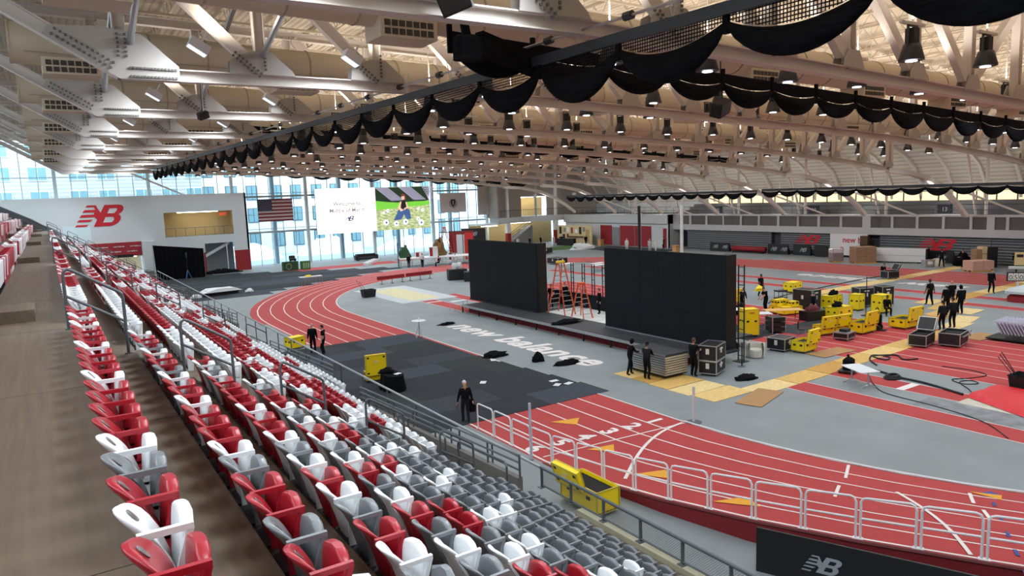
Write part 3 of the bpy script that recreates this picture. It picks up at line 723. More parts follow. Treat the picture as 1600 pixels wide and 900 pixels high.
def net(label, A, Bp, n_, sag, thick=.26, band=.3, beam=True, rod=True, cables=True, upper=.35, gap_at=None):
    A = Vector(A); Bp = Vector(Bp); L = (Bp-A); d = Vector((L.x,L.y,0)).normalized(); side = Vector((-d.y,d.x,0))
    t = thing('gathered_net', label, 'net', A)
    if beam: B().bar((0,0,0),L,.12,.24).build('track_beam', M_beam, t)
    if rod:
        B().tube([(0,0,.42),L+Vector((0,0,.42))], .035, 6).build('lifting_rod', M_chrome, t)
        k = 0; pb = B()
        while k < L.length:
            c = L*(k/L.length)+Vector((0,0,.42)); pb.tube([c-d*.12, c+d*.12], .1, 8); k += 2.9
        pb.build('pulley', M_lb, t)
    if cables:
        cb = B(); k = 1.0
        while k < L.length:
            c = L*(k/L.length); cb.tube([c+Vector((0,0,.1)), c+d*.2+Vector((0,0,.8))], .013, 4); cb.tube([c+Vector((0,0,.1)), c-d*.2+Vector((0,0,.8))], .013, 4); k += 3.1
        cb.build('hanging_cable', M_chrome, t)
    NU, NV = 14, 10
    for i in range(n_):
        P = L*(i/n_); Q = L*((i+1)/n_); s_ = sag*R.uniform(.88,1.1); up = upper*R.uniform(.8,1.2); rows = []; sh = []
        for u in range(NU+1):
            f = u/NU; c = P+(Q-P)*f; w_ = (1-(2*f-1)**2)
            zt_ = -band-up*w_; zb_ = -band-.12-s_*w_**.8; th = thick*(.25+.75*w_)/2; cz = (zt_+zb_)/2; hz = (zt_-zb_)/2
            rows.append([c+side*(th*math.cos(2*PI*v/NV)*(1+.25*math.sin(v*2.1+i)))+Vector((0,0,cz+hz*math.sin(2*PI*v/NV))) for v in range(NV)])
            sh.append([c+Vector((0,0,-.1)), c+Vector((0,0,zt_+.02))])
        g = B(); g.smooth = True; g.grid(rows, closed=True); g._add([q for q in rows[0]], [tuple(range(NV-1,-1,-1))]); g._add([q for q in rows[-1]], [tuple(range(NV))])
        sw = g.build('swag', M_swag, t)
        B().grid(sh).build('net_sheet', M_net if beam else M_swag, sw)
        if i % 1 == 0: B().bar(P+Vector((0,0,.05)), P+Vector((0,0,-band-.25)), .09, .12, d).build('tie', M_blackcloth, sw)
    return t
net('near black net gathered along the grey track over the stand edge', (11.35,.5,12.05), (10.1,84,12.95), 28, .86, .3, .22)
net('black net gathered across the hall under the nearest visible truss', (9.0,16.3,13.05), (60,16.3,10.75), 20, .62, .36, .4, beam=False, rod=False, cables=False, upper=.15)
net('black net gathered across the hall midway under the roof', (10,47.3,13.9), (58,47.3,11.6), 17, .55, .36, .3, beam=False, rod=False, cables=False, upper=.15)
net('thin black net gathered just in front of the glass wall', (13,99,14.25), (68,99,10.9), 15, .75, .3, .25, beam=False, rod=False, cables=False, upper=.55)
net('far black net along the concourse, left length', (66,85.5,8.25), (66,51.3,8.15), 16, .62, .3, .12, upper=.1, rod=False, cables=False)
net('far black net along the concourse, right length', (66,50.6,8.25), (66,16,8.1), 16, .62, .3, .12, upper=.1, rod=False, cables=False)
t = thing('bundled_net', 'black net bundle tied up beside the hanging speaker at the top', 'net', (9.1,15.6,12.45))
B().bev(-.35,-.2,-.35,.35,.2,.25,.08).build('bundle', M_swag, t); B().bar((.3,0,.1),(2.3,.3,-.3),.3,.55).build('fold', M_swag, t); B().bar((0,0,.2),(-.15,0,.95),.1,.2,(1,0,0)).build('tie', M_blackcloth, t)
# hanging speakers and cameras
def speaker(label, loc, rz, s=1.):
    t = thing('hanging_speaker', label, 'speaker', loc, rz)
    b = B().bev(-.45*s,-.25*s,-.28*s,.45*s,.25*s,.28*s,.06*s).build('cabinet', M_black, t); b.rotation_euler = (.35,-.35,0)
    g = B().box(-.4*s,-.262*s,-.22*s,.4*s,-.25*s,.22*s).build('grille', M_lb, b)
    B().tube([(0,0,.2*s),(0,0,1.6)], .03, 6).build('pole', M_lb, t)
speaker('black speaker hanging at the top beside the bundled net', (7.45,13.2,12.75), -.6, .75)
speaker('black speaker hanging under the nearest cross net', (20.6,17.6,11.6), .2, .9)
speaker('small black box hanging left of the near net under the third truss', (5.95,32.2,12.55), .3, .5)
# ------------------------------------------------------------------ stadium seats
SEATC = {'R': mat('seat red', (150,24,38), .35), 'W': mat('seat white', (222,224,226), .35), 'G': mat('seat grey', (108,112,116), .35)}
CN = {'R':'red','W':'white','G':'grey'}
def shell(b, xs, z0, z1, wf_, bow, th, n, vs_):
    """rounded, curved plate standing up: xs(v) centre line, wf_(v) half width"""
    rows = []
    for v in vs_:
        z = z0+(z1-z0)*v; hw = wf_(v); t_ = th*min(1., .35+hw/.12); r = []
        for k in range(n):
            a = 2*PI*k/n; cy = math.copysign(abs(math.cos(a))**.45, math.cos(a)); cs = math.copysign(abs(math.sin(a))**.7, math.sin(a))
            r.append((xs(v)+bow*cy*cy*(hw/.21)+t_/2*cs, cy*hw, z))
        rows.append(r)
    b.grid(rows, closed=True); b._add(rows[-1], [tuple(range(n))]); b._add(rows[0], [tuple(range(n-1,-1,-1))])
def interp(T):
    def f(v):
        for (a,p),(b_,q) in zip(T, T[1:]):
            if v <= b_: return p+(q-p)*(v-a)/(b_-a)
        return T[-1][1]
    return f
WB = interp([(0,.175),(.25,.2),(.6,.215),(.78,.212),(.86,.198),(.92,.172),(.96,.135),(.985,.09),(1,.03)]); WP = interp([(0,.17),(.3,.205),(.75,.213),(.86,.203),(.93,.178),(.97,.135),(1,.05)])
XB = interp([(0,.125),(.35,.075),(.6,.03),(.8,-.03),(.92,-.085),(1,-.115)])
def xb(v): return XB(v)
def xp(v): return .16+.045*v
VB = (0,.2,.4,.6,.75,.84,.9,.94,.97,.99,1); VP_ = (0,.25,.5,.7,.8,.88,.93,.97,1)
def arm(b, y):
    b.bar((-.05,y,.915), (.215,y,.915), .034, .035); b.bar((.2,y,.91), (.125,y,.67), .03, .035, (1,0,0)); b.bar((-.03,y,.91), (.09,y,.67), .03, .045, (1,0,0)); b.box(.07,y-.015,.42,.15,y+.015,.69)
seat_parts = {}
for c, mm in SEATC.items():
    b = B(); b.smooth = True; shell(b, xb, .40, 1.0, WB, .055, .05, 18, VB); b1 = b.mesh('backrest', mm)
    b = B(); b.smooth = True; shell(b, xp, .40, .94, WP, -.015, .075, 18, VP_); b2 = b.mesh('seat_pan', mm)
    b = B(); arm(b, -.235); b3 = b.mesh('armrest_frame', mm)
    seat_parts[c] = (b1, b2, b3)
lg = B(); lg.box(-.03,-.21,.02,.05,-.16,.46); lg.box(-.03,.16,.02,.05,.21,.46); lg.box(-.02,-.21,.42,.15,.21,.46); brk_me = lg.mesh('wall_bracket', M_black)
bd = B(); bd.lathe([(.0,.0),(.034,.0),(.034,.006),(.0,.006)], 14); badge_me = bd.mesh('number_badge', mat('seat badge', (120,116,112), .4, metal=.4))
badge_me.transform(Matrix.Translation((-.044,0,.947)) @ Matrix.Rotation(math.radians(53),4,'Y') @ Matrix.Diagonal((1.3,1,1,1)))
def px(p):
    q = Vector(p)-Vector((0,0,H)); cc = [sum(_r[i][j_]*q[j_] for j_ in range(3)) for i in range(3)]
    return (800+1110*cc[0]/cc[2], 450+1110*cc[1]/cc[2], cc[2]) if cc[2] > .3 else (-9,-9,-1)
ROWA = {1:'RRWRWRRRWRRRWRRRRWGRWRR',2:'WRRGWRRGWRRWRRRWGRRGRWR',3:'RWGWRRRRWRRWGWRWGRWGWRW',4:'WGRRWGWRWGWRGWRGWGRWG',5:'RWGWRRGWRWGGRRGWRGWRG',
        6:'WGGGWGGGWGGWGWGRGWGWG',7:'GGWGGWGGGWGGGGWGGGGWG',8:'GGGGGGWGGGGGGGGWGGGGG',9:'GGGGGGGGGGGWGGGGGGGGG',10:'GGGGGGGGGGGGGGGGGGGGG',11:'GGGGGGGGGGGGGGGGGGGGG'}
ROWB = {1:'WWWWWWWRRRRRRWRRWRRWRRRRWRRRRWRRRR',2:'WWWWWWWWWWWWWWWWWWRRWRRRRWRRRWRRWR',3:'WWWWWWRRRRRRRRRRRRRRRRRRRRRRWWWWRR',4:'WWWWWWWWWWWWWWWWWWWWWWWRRWRRWWWRRR',5:'WWWWRRWRRRRRRRRRRRRRRRRRRRRWWRWRRW',
        6:'RRWWRRWRRWWWWRRRRRRRRRRRRRRRWWWRRR',7:'WWWRRRRRRRRRRRRRRRRRRWRRRRRWWWWWRR',8:'WWRRWWRRRRRRRRWWWWWWWWWWWWWWWWRRRR',9:'WWWWWWWWWWWWWWWWWWWWWWWRRRRWWWWWWW',10:'W'*34,11:'W'*34}
P = .485
rr = random.Random(11)
allseats = []
for k in range(-3, 12):
    zt_ = zt(k); xr = xe(k-1) if k > 0 else -1.15+.866*k
    ya = {1:13.8,2:13.9,3:13.65}.get(k, 13.45) if k > 0 else 13.4
    for i in range(46):                     # section beside the camera
        y = ya-P*i
        if y < (2.6 if k < 1 else -4.5): break
        s = ROWA.get(k, 'RRWRRRRWRR'); c = s[i] if i < len(s) else ('R' if k < 3 else 'G' if rr.random()<.8 else 'W')
        allseats.append((k, i, y, c, xr, zt_))
    for si, (a, b) in enumerate(((15.3,32.2),(34,50.6),(52.4,69.2),(70.9,78.5))):
        y = a; i = 0; blk = 'W'
        while y < b:
            if si == 0 and k > 0: c = ROWB[k][min(i,33)]
            else:
                if rr.random() < .3: blk = rr.choice('WRWR')
                c = blk if rr.random() < .75 else rr.choice('WR')
            if k < 10 or (si == 0 and 26.4 < y < 31): allseats.append((k, 100*(si+1)+i, y, c, xr, zt_))
            y += P; i += 1
vis = []
for s in allseats:
    k, i, y, c, xr, z = s
    u, v, d = px((xr+.05, y, z+.75))
    if d > 0 and -30 < u < 1610 and 200 < v < 925 and y > 1: vis.append((d, s))
vis.sort(); near = [s for d, s in vis[:300]]; nearset = {(s[0],s[1]) for s in near}
count = {}
rn = {1:'first row below the walkway',2:'second row below the walkway',0:'row behind the walkway'}
for s in sorted(near, key=lambda q: (q[0], q[2])):
    k, i, y, c, xr, z = s
    sec = i//100; count[(k,sec)] = count.get((k,sec),0)+1; n_ = count[(k,sec)]
    row = rn.get(k, ordinal(k)+' row below the walkway')
    where = 'counted from the photo bottom' if sec == 0 else 'beyond the nearest aisle'
    t = thing('stadium_seat', '%s tip-up seat, %s %s, %s' % (CN[c], ordinal(n_), where, row), 'seat', (xr, y, z), 0, 'tip-up seats of the stand')
    a_, b_, c_ = seat_parts[c]
    link('backrest', a_, t); link('seat_pan', b_, t); link('armrest_frame', c_, t); link('wall_bracket', brk_me, t)
    if k <= 2 and sec == 0: link('number_badge', badge_me, t)
# the remaining seats, joined as one object
lo = B(); shell(lo, xb, .40, 1.0, WB, .055, .05, 6, (0,.5,.84,.95,1)); shell(lo, xp, .40, .94, WP, -.015, .075, 6, (0,.6,.88,1)); arm(lo, -.235); lo.box(-.03,-.2,.02,.05,.2,.44)
rest = B()
ci = {'R':0,'W':1,'G':2}
for s in allseats:
    k, i, y, c, xr, z = s
    if (k,i) in nearset: continue
    if y < 1.2 and k < 3: continue
    rest.cur = ci[c]; rest._add([(vx+xr, vy+y, vz+z) for vx,vy,vz in lo.v], lo.f)
o = rest.build('stadium_seats', [SEATC['R'], SEATC['W'], SEATC['G']])
tag(o, 'red, white and grey tip-up seats filling the stand farther along', 'seats', kind='stuff')
# ------------------------------------------------------------------ aisle handrails
def handrail_mesh(k):
    dz = -.546; b = B(); x1 = xe(k)-.11; x2 = xe(k+1)-.12; z1 = zt(k); z2 = zt(k+1)
    r = .027
    b.tube([(x1,0,z1),(x1,0,z1+.93),(x1+.02,0,z1+1.0),(x1+.07,0,z1+1.03),(x1+.14,0,z1+1.0),(x2-.06,0,z2+1.12),(x2-.01,0,z2+1.07),(x2,0,z2+1.0),(x2,0,z2)], r, 8)
    m_ = B().tube([(x1,0,z1+.58),(x2,0,z2+.58)], r*.9, 8)
    f = B(); f.lathe([(.06,0),(.06,.015)], 10, (x1,0,z1)); f.lathe([(.06,0),(.06,.015)], 10, (x2,0,z2))
    return b, m_, f
for ai, ya in enumerate(AISLES):
    for pi, k in enumerate((0,2,4,6,8)):
        x0, z0 = xe(k)-.11, zt(k)
        t = thing('aisle_handrail', 'grey tube handrail, %s going down, in the %s aisle from the camera' % (ordinal(pi+1), ordinal(ai+1)), 'handrail', (x0, ya, z0), 0, 'aisle handrails')
        for nm, b in zip(('rail','mid_rail','base_flange'), handrail_mesh(k)):
            b.xform(Matrix.Translation((-x0,0,-z0))).build(nm, M_rail, t)
    if ya > 15:
        x0, z0 = -1.15, zt(0)
# ------------------------------------------------------------------ front guardrail of the stand
t = thing('front_guardrail', 'long grey guardrail along the lower front edge of the stand', 'guardrail', (10.5, 15, .93))
B().tube([(0,-21,.55),(0,.1,.55)], .042, 8).build('top_rail', M_rail, t)
B().tube([(0,.1,.55),(0,77.5,.55)], .042, 8).build('top_rail', mat('galvanised tube',(170,176,180),.4,metal=.6), t)
B().tube([(0,-21,.07),(0,.0,.07)], .025, 6).build('bottom_rail', M_rail, t)
mp = B(); mp.bar((0,0,0),(0,0,.55),.06,.05,(1,0,0)); mp.cbox(0,0,.008,.2,.16,.016); post_me = mp.mesh('post', M_rail)
M_mesh = bpy.data.materials.new('wire mesh'); M_mesh.use_nodes = True
n = M_mesh.node_tree.nodes; l = M_mesh.node_tree.links; p = n['Principled BSDF']; p.inputs['Base Color'].default_value = (.16,.17,.18,1); p.inputs['Metallic'].default_value = .4
tcn = n.new('ShaderNodeTexCoord'); sp_ = n.new('ShaderNodeSeparateXYZ'); l.new(tcn.outputs['Object'], sp_.inputs[0])
def wires2(src): return node('LESS_THAN', node('FRACT', node('MULTIPLY', src, v=17.)), v=.16)
al = node('MAXIMUM', wires2(node('ADD', sp_.outputs[1], sp_.outputs[2])), wires2(node('SUBTRACT', sp_.outputs[1], sp_.outputs[2]))); l.new(al, p.inputs['Alpha'])
y = .05
while y > -20:
    link('post', post_me, t, (0,y,0))
    B().quad((0,y-.03,.08),(0,y-1.24,.08),(0,y-1.24,.52),(0,y-.03,.52)).build('mesh_panel', M_mesh, t)
    y -= 1.27
y = 2.6
while y < 77: B().tube([(0,y,-.93),(0,y,.55)], .03, 6).build('post', M_rail, t); y += 2.6
for i, (a, b, za, zb) in enumerate(RAMPS):
    t = thing('ramp_railing', 'grey ramp railing on the low brown wall, %s from the camera' % ordinal(i+1), 'railing', (9.7,a,za))
    for hgt, nm in ((.6,'top_rail'),(.4,'mid_rail'),(.2,'lower_rail')): B().tube([(0,0,hgt),(0,b-a,zb-za+hgt)], .03, 6).build(nm, M_rail, t)
    n_ = int((b-a)/1.5)
    for q in range(n_+1): yy = (b-a)*q/n_; zz = (zb-za)*q/n_; B().tube([(0,yy,zz),(0,yy,zz+.6)], .028, 6).build('post', M_rail, t)
    t2 = thing('ramp_handrail', 'grey looped handrail just inside the low brown wall, %s from the camera' % ordinal(i+1), 'handrail', (9.3,a,za-.1))
    b_ = B()
    q = 0
    while q < b-a-2:
        z1 = (zb-za)*q/(b-a); z2 = (zb-za)*(q+2.6)/(b-a)
        b_.tube([(0,q,z1-.6),(0,q,z1+.5),(0,q+.1,z1+.6),(0,q+2.5,z2+.6),(0,q+2.6,z2+.5),(0,q+2.6,z2-.6)], .03, 6); q += 3.4
    b_.build('rail', M_rail, t2)
tg = thing('end_railing', 'grey sloping railing at the far end of the stand', 'railing', (-5.5,Y1,zt(-4)))
L0 = Vector((0,0,.25)); e1 = Vector((4.3,0,-2.0)); e2 = Vector((15.6,0,-8.05))
for h_ in (1.0,.6): B().tube([L0+Vector((0,0,h_)), L0+Vector((4.3,0,-2.2+h_)), L0+Vector((15.8,0,-9.2+h_))], .04, 6).build('rail', M_rail, tg)
for q in range(12): f = q/11; B().tube([L0+Vector((4.3+11.5*f,0,-2.2-7.0*f-.3)), L0+Vector((4.3+11.5*f,0,-2.2-7.0*f+1.0))], .03, 6).build('post', M_rail, tg)
# ------------------------------------------------------------------ white rail panels round the banked turn
RR = 28.48
def gpath(s):
    if s < 4.6: return Vector((CX-RR, 23-s, 0.))
    a = PI+(s-4.6)/RR; return Vector((CX+RR*math.cos(a), CY1+RR*math.sin(a), bank(CY1+math.sin(a)*28.5)*(RR-RI)/6.5))
M_wt = mat('white rail tube', (232,228,230), .4)
for i in range(17):
    a, b = gpath(.21+1.2*i), gpath(1.31+1.2*i); d = b-a; rz = math.atan2(d.y, d.x); Lx = math.hypot(d.x,d.y); dz = d.z
    t = thing('track_rail_panel', 'white tube rail panel on the track edge, %s from the left' % ordinal(i+1), 'rail panel', a, rz, 'white rail panels round the banked turn')
    h = 1.0
    B().tube([(0,0,0),(0,0,h-.12),(.04,0,h-.03),(.12,0,h),(Lx-.12,0,h+dz),(Lx-.04,0,h-.03+dz),(Lx,0,h-.12+dz),(Lx,0,dz)], .028, 8).build('frame', M_wt, t)
    B().tube([(0,0,.5),(Lx,0,.5+dz)], .025, 6).build('mid_rail', M_wt, t)
    f = B(); f.cbox(0,0,.015,.12,.12,.03); f.cbox(Lx,0,.015+dz,.12,.12,.03); f.build('foot', M_wt, t)
# ------------------------------------------------------------------ black A-boards below the banked turn
M_logo = mat('silver print', (150,156,164), .5)
def aboard(label, p0, p1, h, logos, lh, face=-1, group=None, lean=.0):
    a = Vector(p0+(0,)); b = Vector(p1+(0,)); d = b-a; L = d.length; rz = math.atan2(d.y,d.x)
    t = thing('sideline_board', label, 'board', a, rz, group)
    B().slab([(0,0),(.34,0),(.05+lean,h),(lean,h)],'x',0,L).build('cover', mat('black board vinyl',(17,18,22),.45), t)
    for f in logos: emblem('board_emblem', M_logo, (L*f-lh*.85,-.012+lean*.3,h*.5-lh*.5), (1,0,0), (0,lean/h if lean else 0.0,1), lh, t)
    return t
aboard('black sideline board with two silver emblems at the lower right corner', (12.86,9.95), (14.65,5.75), 1.06, (.29,.73), .4)
aboard('black sideline board at the bottom right edge, cut off by the frame', (14.75,5.6), (17.0,2.0), 1.0, (.6,), .4)
# ------------------------------------------------------------------ stage with the two LED walls
M_deckd = mat('stage deck dark', (46,48,52), .6, noise=.18, scale=1.2); M_led = mat('unlit LED face', (27,32,36), .7, spec=.12, noise=.06, scale=.4)
t = thing('stage', 'long low dark stage platform with a silver front edge and red backing', 'stage', (26.0,35,0))
y = 47.2
k = 0
while y > 23.4:
    y2 = max(y-2.44, 23.3)
    B().box(0,y2-35+.01,.5,2.6,y-35-.01,.6+R.uniform(-.004,.004)).build('deck_panel', M_deckd, t)
    B().box(2.6,y2-35+.01,.5,6.2 if y > 26.5 else 2.7,y-35-.01,.6).build('deck_panel', mat('white stage floor',(206,206,200),.7,noise=.16,scale=1.4) if 33 < y < 42 else M_deckd, t)
    B().box(-.04,y2-35+.01,.46,.02,y-35-.01,.61).build('edge_trim', M_chrome, t)
    for yy in (y,):
        B().box(.02,yy-35-.06,0,.1,yy-35+.02,.5).build('leg', M_black, t)
    y = y2
B().box(.5,-11.6,0,.55,12,.5).build('skirt', mat('stage skirt red',(96,14,24),.85), t)
def led(label, y0, y1, x, pillar):
    L = y1-y0; t = thing('led_wall', label, 'screen', (x,(y0+y1)/2,.6))
    ncol = max(3, round(L/1.6)); 
    for i in range(ncol):
        for j_ in range(3): B().box(-.02,-L/2+L*i/ncol+.004,.02+1.6*j_+.003,.12,-L/2+L*(i+1)/ncol-.004,1.6*(j_+1)+.02-.003).build('led_panel', M_led, t)
    B().box(.12,-L/2,0,.85,-L/2+.6,4.8).build('side_return', M_black, t)
    for i in range(4): 
        yy = -L/2+L*(i+.5)/4; b = B(); b.bar((1.2,yy,0),(.15,yy,4.4),.08,.08); b.bar((.2,yy,0),(1.2,yy,.04),.1,.08); b.bar((.15,yy,0),(.15,yy,4.7),.08,.08); b.build('brace_frame', M_black, t)
    B().box(-.1,-L/2,-.0,-.02,L/2,.06).build('base_trim', M_chrome if not pillar else M_black, t)
    return t
led('large unlit black LED wall on the stage, left of the ladders', 39.85, 49.2, 27.95, True)
led('large unlit black LED wall on the stage, right of the ladders', 23.6, 32.7, 27.95, False)
t = thing('low_led_panel', 'low black unlit panel wall behind the two orange ladders', 'screen', (31.5,38.5,.6))
for i in range(4): B().box(0,-4.6+2.3*i+.01,0,.15,-2.3+2.3*i-.01,1.0).build('led_panel', M_led, t)
def ladder_truss(label, x, y, z0, z1, wdt=.28):
    t = thing('ladder_truss', label, 'truss', (x,y,z0), 0, 'black ladder trusses behind the stage')
    for s in (-1,1): B().tube([(0,s*wdt/2,0),(0,s*wdt/2,z1-z0)], .035, 6).build('rail', M_black, t)
    k = .3
    while k < z1-z0: B().tube([(0,-wdt/2,k),(0,wdt/2,k)], .022, 5).build('rung', M_black, t); k += .45
    B().box(-.3,-.3,-.02,.3,.3,.03).build('base_plate', M_black, t)
for i, y in enumerate((41.4,40.1,39.0,37.85)): ladder_truss('black upright ladder truss, %s from the left, in the gap between the LED walls' % ordinal(i+1), 32.25, y, 0, 3.65)
ladder_truss('tall black ladder truss at the right edge of the right LED wall', 28.7, 23.2, 0, 4.9, .35)
M_org = mat('ladder orange', (216,84,40), .5)
def stepladder(label, loc, h, spread, wd, rz, nr, top):
    t = thing('stepladder', label, 'ladder', loc, rz)
    for s in (-1,1):
        for e in (-1,1): B().bar((e*wd/2*.95,s*spread/2,0),(e*wd*.22,s*.1,h),.05,.08).build('rail', M_org, t)
    B().bev(-wd*.3,-.18,h-.06,wd*.3,.18,h+.08,.03).build('top_cap', top, t)
    for s in (-1,1):
        for k in range(1,nr):
            f = k/nr; hw = wd/2*.95*(1-f)+wd*.22*f; yy = s*(spread/2*(1-f)+.1*f); B().bar((-hw,yy,h*f),(hw,yy,h*f),.07,.035).build('rung', M_chrome, t)
    B().bar((0,-spread*.3,h*.38),(0,spread*.3,h*.38),.03,.02).build('spreader', M_chrome, t)
stepladder('tall orange stepladder with a yellow top on the stage between the LED walls', (28.95,38.45,.6), 3.55, 1.9, .95, .0, 11, mat('ladder top yellow',(230,190,40),.5))
stepladder('shorter orange stepladder beside the tall one on the stage', (29.0,36.3,.6), 2.25, 1.45, .75, -.1, 7, M_org)
# ------------------------------------------------------------------ flight cases
M_alu = mat('case edge aluminium', (198,200,202), .35, metal=.7); M_casek = mat('black case laminate', (24,22,24), .5); M_inn = mat('case foam', (20,20,22), .95); M_lat = mat('latch dish', (40,40,44), .4, metal=.4)
M_patch = mat('case label', (226,222,214), .6)
def case(label, x, y, rz, w_, d, h, yellow=True, lid=0., lidw=1., z=0., wheels=True, doors=False, side='y', name='flight_case', inner=True, lidshift=0., print_=None, group=None, lidtilt=.12):
    t = thing(name, label, 'case', (x,y,z), rz, group)
    m_ = M_yellow if yellow else M_casek; g = .12 if wheels else 0.
    if lid and inner:
        bd = B(); bd.box(-w_/2,-d/2,g,w_/2,d/2,g+.04)
        for x0,y0,x1,y1 in ((-w_/2,-d/2,w_/2,-d/2+.03),(-w_/2,d/2-.03,w_/2,d/2),(-w_/2,-d/2,-w_/2+.03,d/2),(w_/2-.03,-d/2,w_/2,d/2)): bd.box(x0,y0,g,x1,y1,h)
        bd.build('body', m_, t); B().box(-w_/2+.04,-d/2+.04,h-.16,w_/2-.04,d/2-.04,h-.09).build('lining', M_inn, t)
    else: B().bev(-w_/2,-d/2,g,w_/2,d/2,h,.012).build('body', m_, t)
    e = B(); q = .035; me_ = M_alu
    for sx in (-1,1):
        for sy in (-1,1): e.cbox(sx*w_/2,sy*d/2,(g+h)/2,q,q,h-g)
    for zz in (g,h):
        for s in (-1,1): e.cbox(0,s*d/2,zz,w_,q,q); e.cbox(s*w_/2,0,zz,q,d,q)
    e.build('edging', mat('yellow case edge',(206,186,70),.45,metal=.3) if yellow else M_alu, t)
    if doors:
        B().box(-.006,-d/2-.01,g+.03,.006,d/2*0-d/2+.0,h-.03).build('door_joint', M_casek, t)
    if not yellow and not lid:
        B().cbox(0,-d/2-.01,h*.62+g*.4,.16,.02,.26).build('latch_plate', M_patch, t); B().cbox(-w_/2-.01,0,h*.62+g*.4,.02,.16,.26).build('latch_plate', M_patch, t)
    for s in (-1,1):
        B().cbox(s*w_*.27,-d/2-.008,(g+h)/2+.06,.15,.02,.1).build('latch', M_lat, t)
        B().cbox(-w_/2-.008,s*d*.25,(g+h)/2+.06,.02,.14,.1).build('latch', M_lat, t)
    if print_:
        k = B(); k.cbox(0,-d/2-.01,h-.2,w_*.34,.008,.08); k.build('print', print_, t)
    if wheels:
        for sx in (-1,1):
            for sy in (-1,1):
                b = B(); b.lathe([(.05,-.02),(.05,.02)], 10); b.xform(Matrix.Translation((sx*w_*.38,sy*d*.36,.05)) @ Matrix.Rotation(PI/2,4,'X')); b.cbox(sx*w_*.38,sy*d*.36,.1,.07,.07,.05); b.build('castor', M_black, t)
    if lid:
        lw = w_*lidw/2; b = B()
        b.box(-lw,0,0,lw,.16,lid); o = b.build('lid', m_, t)
        ee = B()
        for zz in (0,lid):
            for yy in (0,.16): ee.cbox(0,yy,zz,2*lw,.03,.03)
        for s in (-1,1):
            for yy in (0,.16): ee.cbox(s*lw,yy,lid/2,.03,.03,lid)
        ee.build('edging', mat('yellow case edge',(206,186,70),.45) if yellow else M_alu, o)
        for sx in (-1,1):
            for zz in (.12,lid-.12): B().cbox(sx*lw*.78,-.006,zz,.1,.02,.08).build('latch', M_lat, o)
        B().cbox(0,-.005,lid*.66,.2,.01,.11).build('label_print', mat('faded case label',(226,206,150),.6) if yellow else M_patch, o)
        if side == 'y': o.location = (lidshift,-d/2-.14,h-.12); o.rotation_euler = (lidtilt,0,0)
        else: o.location = (w_/2+.0,0,h); o.rotation_euler = (-.15,.0,PI/2); o.rotation_euler = (lidtilt*3,0,PI/2)
    return t
ora = mat('faded case print', (200,110,50), .6)
case('tall closed yellow case beside the right LED wall', 34.1,27.0,-.5,.87,.8,1.62, print_=ora)
case('small open yellow case with its lid up beside the black silver-edged case', 32.85,22.5,.07,1.15,.75,.62, lid=.72, lidw=.85, lidshift=.15)
case('open yellow case, left of the joined pair with lids up', 37.35,24.3,-.2,1.02,.65,.6, lid=.66)
case('open yellow case, right of the joined pair with lids up', 38.42,24.1,-.2,1.02,.65,.6, lid=.66)
case('open yellow case with a big lid up, left of the hand truck', 39.45,23.2,.02,1.45,.85,.68, lid=.74, lidw=.8, lidshift=.12, print_=None)
case('open yellow case with lid up nearest the plywood path at the right', 42.5,22.4,-.03,1.45,1.0,.62, lid=.78, lidw=.85, lidshift=.18)
case('closed low yellow case with a bright top behind the open lids', 42.35,26.5,-.05,1.5,.9,.85)
case('closed yellow two-door case between the tall black cases', 45.9,29.3,.1,1.5,.8,.92, doors=True)
case('small deep yellow box behind the two-door case', 46.2,27.6,.1,.75,.7,1.12)
case('upright yellow case with a worker sitting in front', 46.4,26.0,-.1,.95,.8,1.22, doors=True)
case('large yellow base case under three small ones behind the tables', 41.85,30.1,-.25,1.5,1.5,.56)
case('small yellow case on the left of the stacked base case', 41.4,30.45,-.25,.5,.55,.42, z=.56, wheels=False)
case('small yellow case in the middle of the stacked base case', 41.95,30.4,-.25,.5,.55,.42, z=.56, wheels=False)
case('small yellow case at the front of the stacked base case', 42.1,29.75,-.25,.62,.5,.3, z=.56, wheels=False)
case('yellow case standing farthest back by the grey floor', 50.8,35.9,.1,1.35,.9,.82)
case('dull yellow open case behind the table at the LED wall edge', 42.8,35.7,.1,1.5,1.0,.62, lid=.6)
case('open yellow case with its lid down the side, behind the stand rail', 12.05,14.95,-PI/2,1.6,.8,.74, lid=.62, lidw=.7, lidshift=-.24, lidtilt=.3)
case('yellow case standing open beside the black draped table', 12.75,32.3,-.15,.9,.6,.5, lid=1.0, lidw=1.1, lidtilt=.05)
case('yellow case behind the two men at the left carpet edge', 12.0,43.0,.3,1.0,.7,.72)
case('black silver-edged case, upper of the stack of two by the stage', 25.87,22.6,.39,1.3,.85,.7, yellow=False, z=.74, wheels=False, print_=M_patch)
case('black silver-edged case, lower of the stack of two by the stage', 25.87,22.6,.39,1.3,.85,.7, yellow=False, print_=M_patch)
case('closed black silver-edged case with white print between chair and yellow case', 32.3,23.5,.15,1.1,1.0,.7, yellow=False, print_=M_patch)
case('open black case with its lid tilted up beside the plywood path', 38.45,19.3,.2,1.5,.85,.66, yellow=False, lid=.75, side='x', lidw=.55, lidtilt=.2)
case('open black bin case with yellow things inside at the right', 39.7,18.3,.2,1.6,1.0,.72, yellow=False, name='bin_case', lid=.001)
case('tall black case left of the yellow two-door case', 43.9,29.9,.0,1.0,1.5,1.5, yellow=False, print_=M_patch)
case('tall black case, left of the two beyond the yellow cases', 47.9,28.2,-.4,1.1,.9,1.35, yellow=False, print_=M_patch)
case('tall black case, right of the two beyond the yellow cases', 49.0,27.3,-.4,.9,.9,1.42, yellow=False, print_=M_patch)
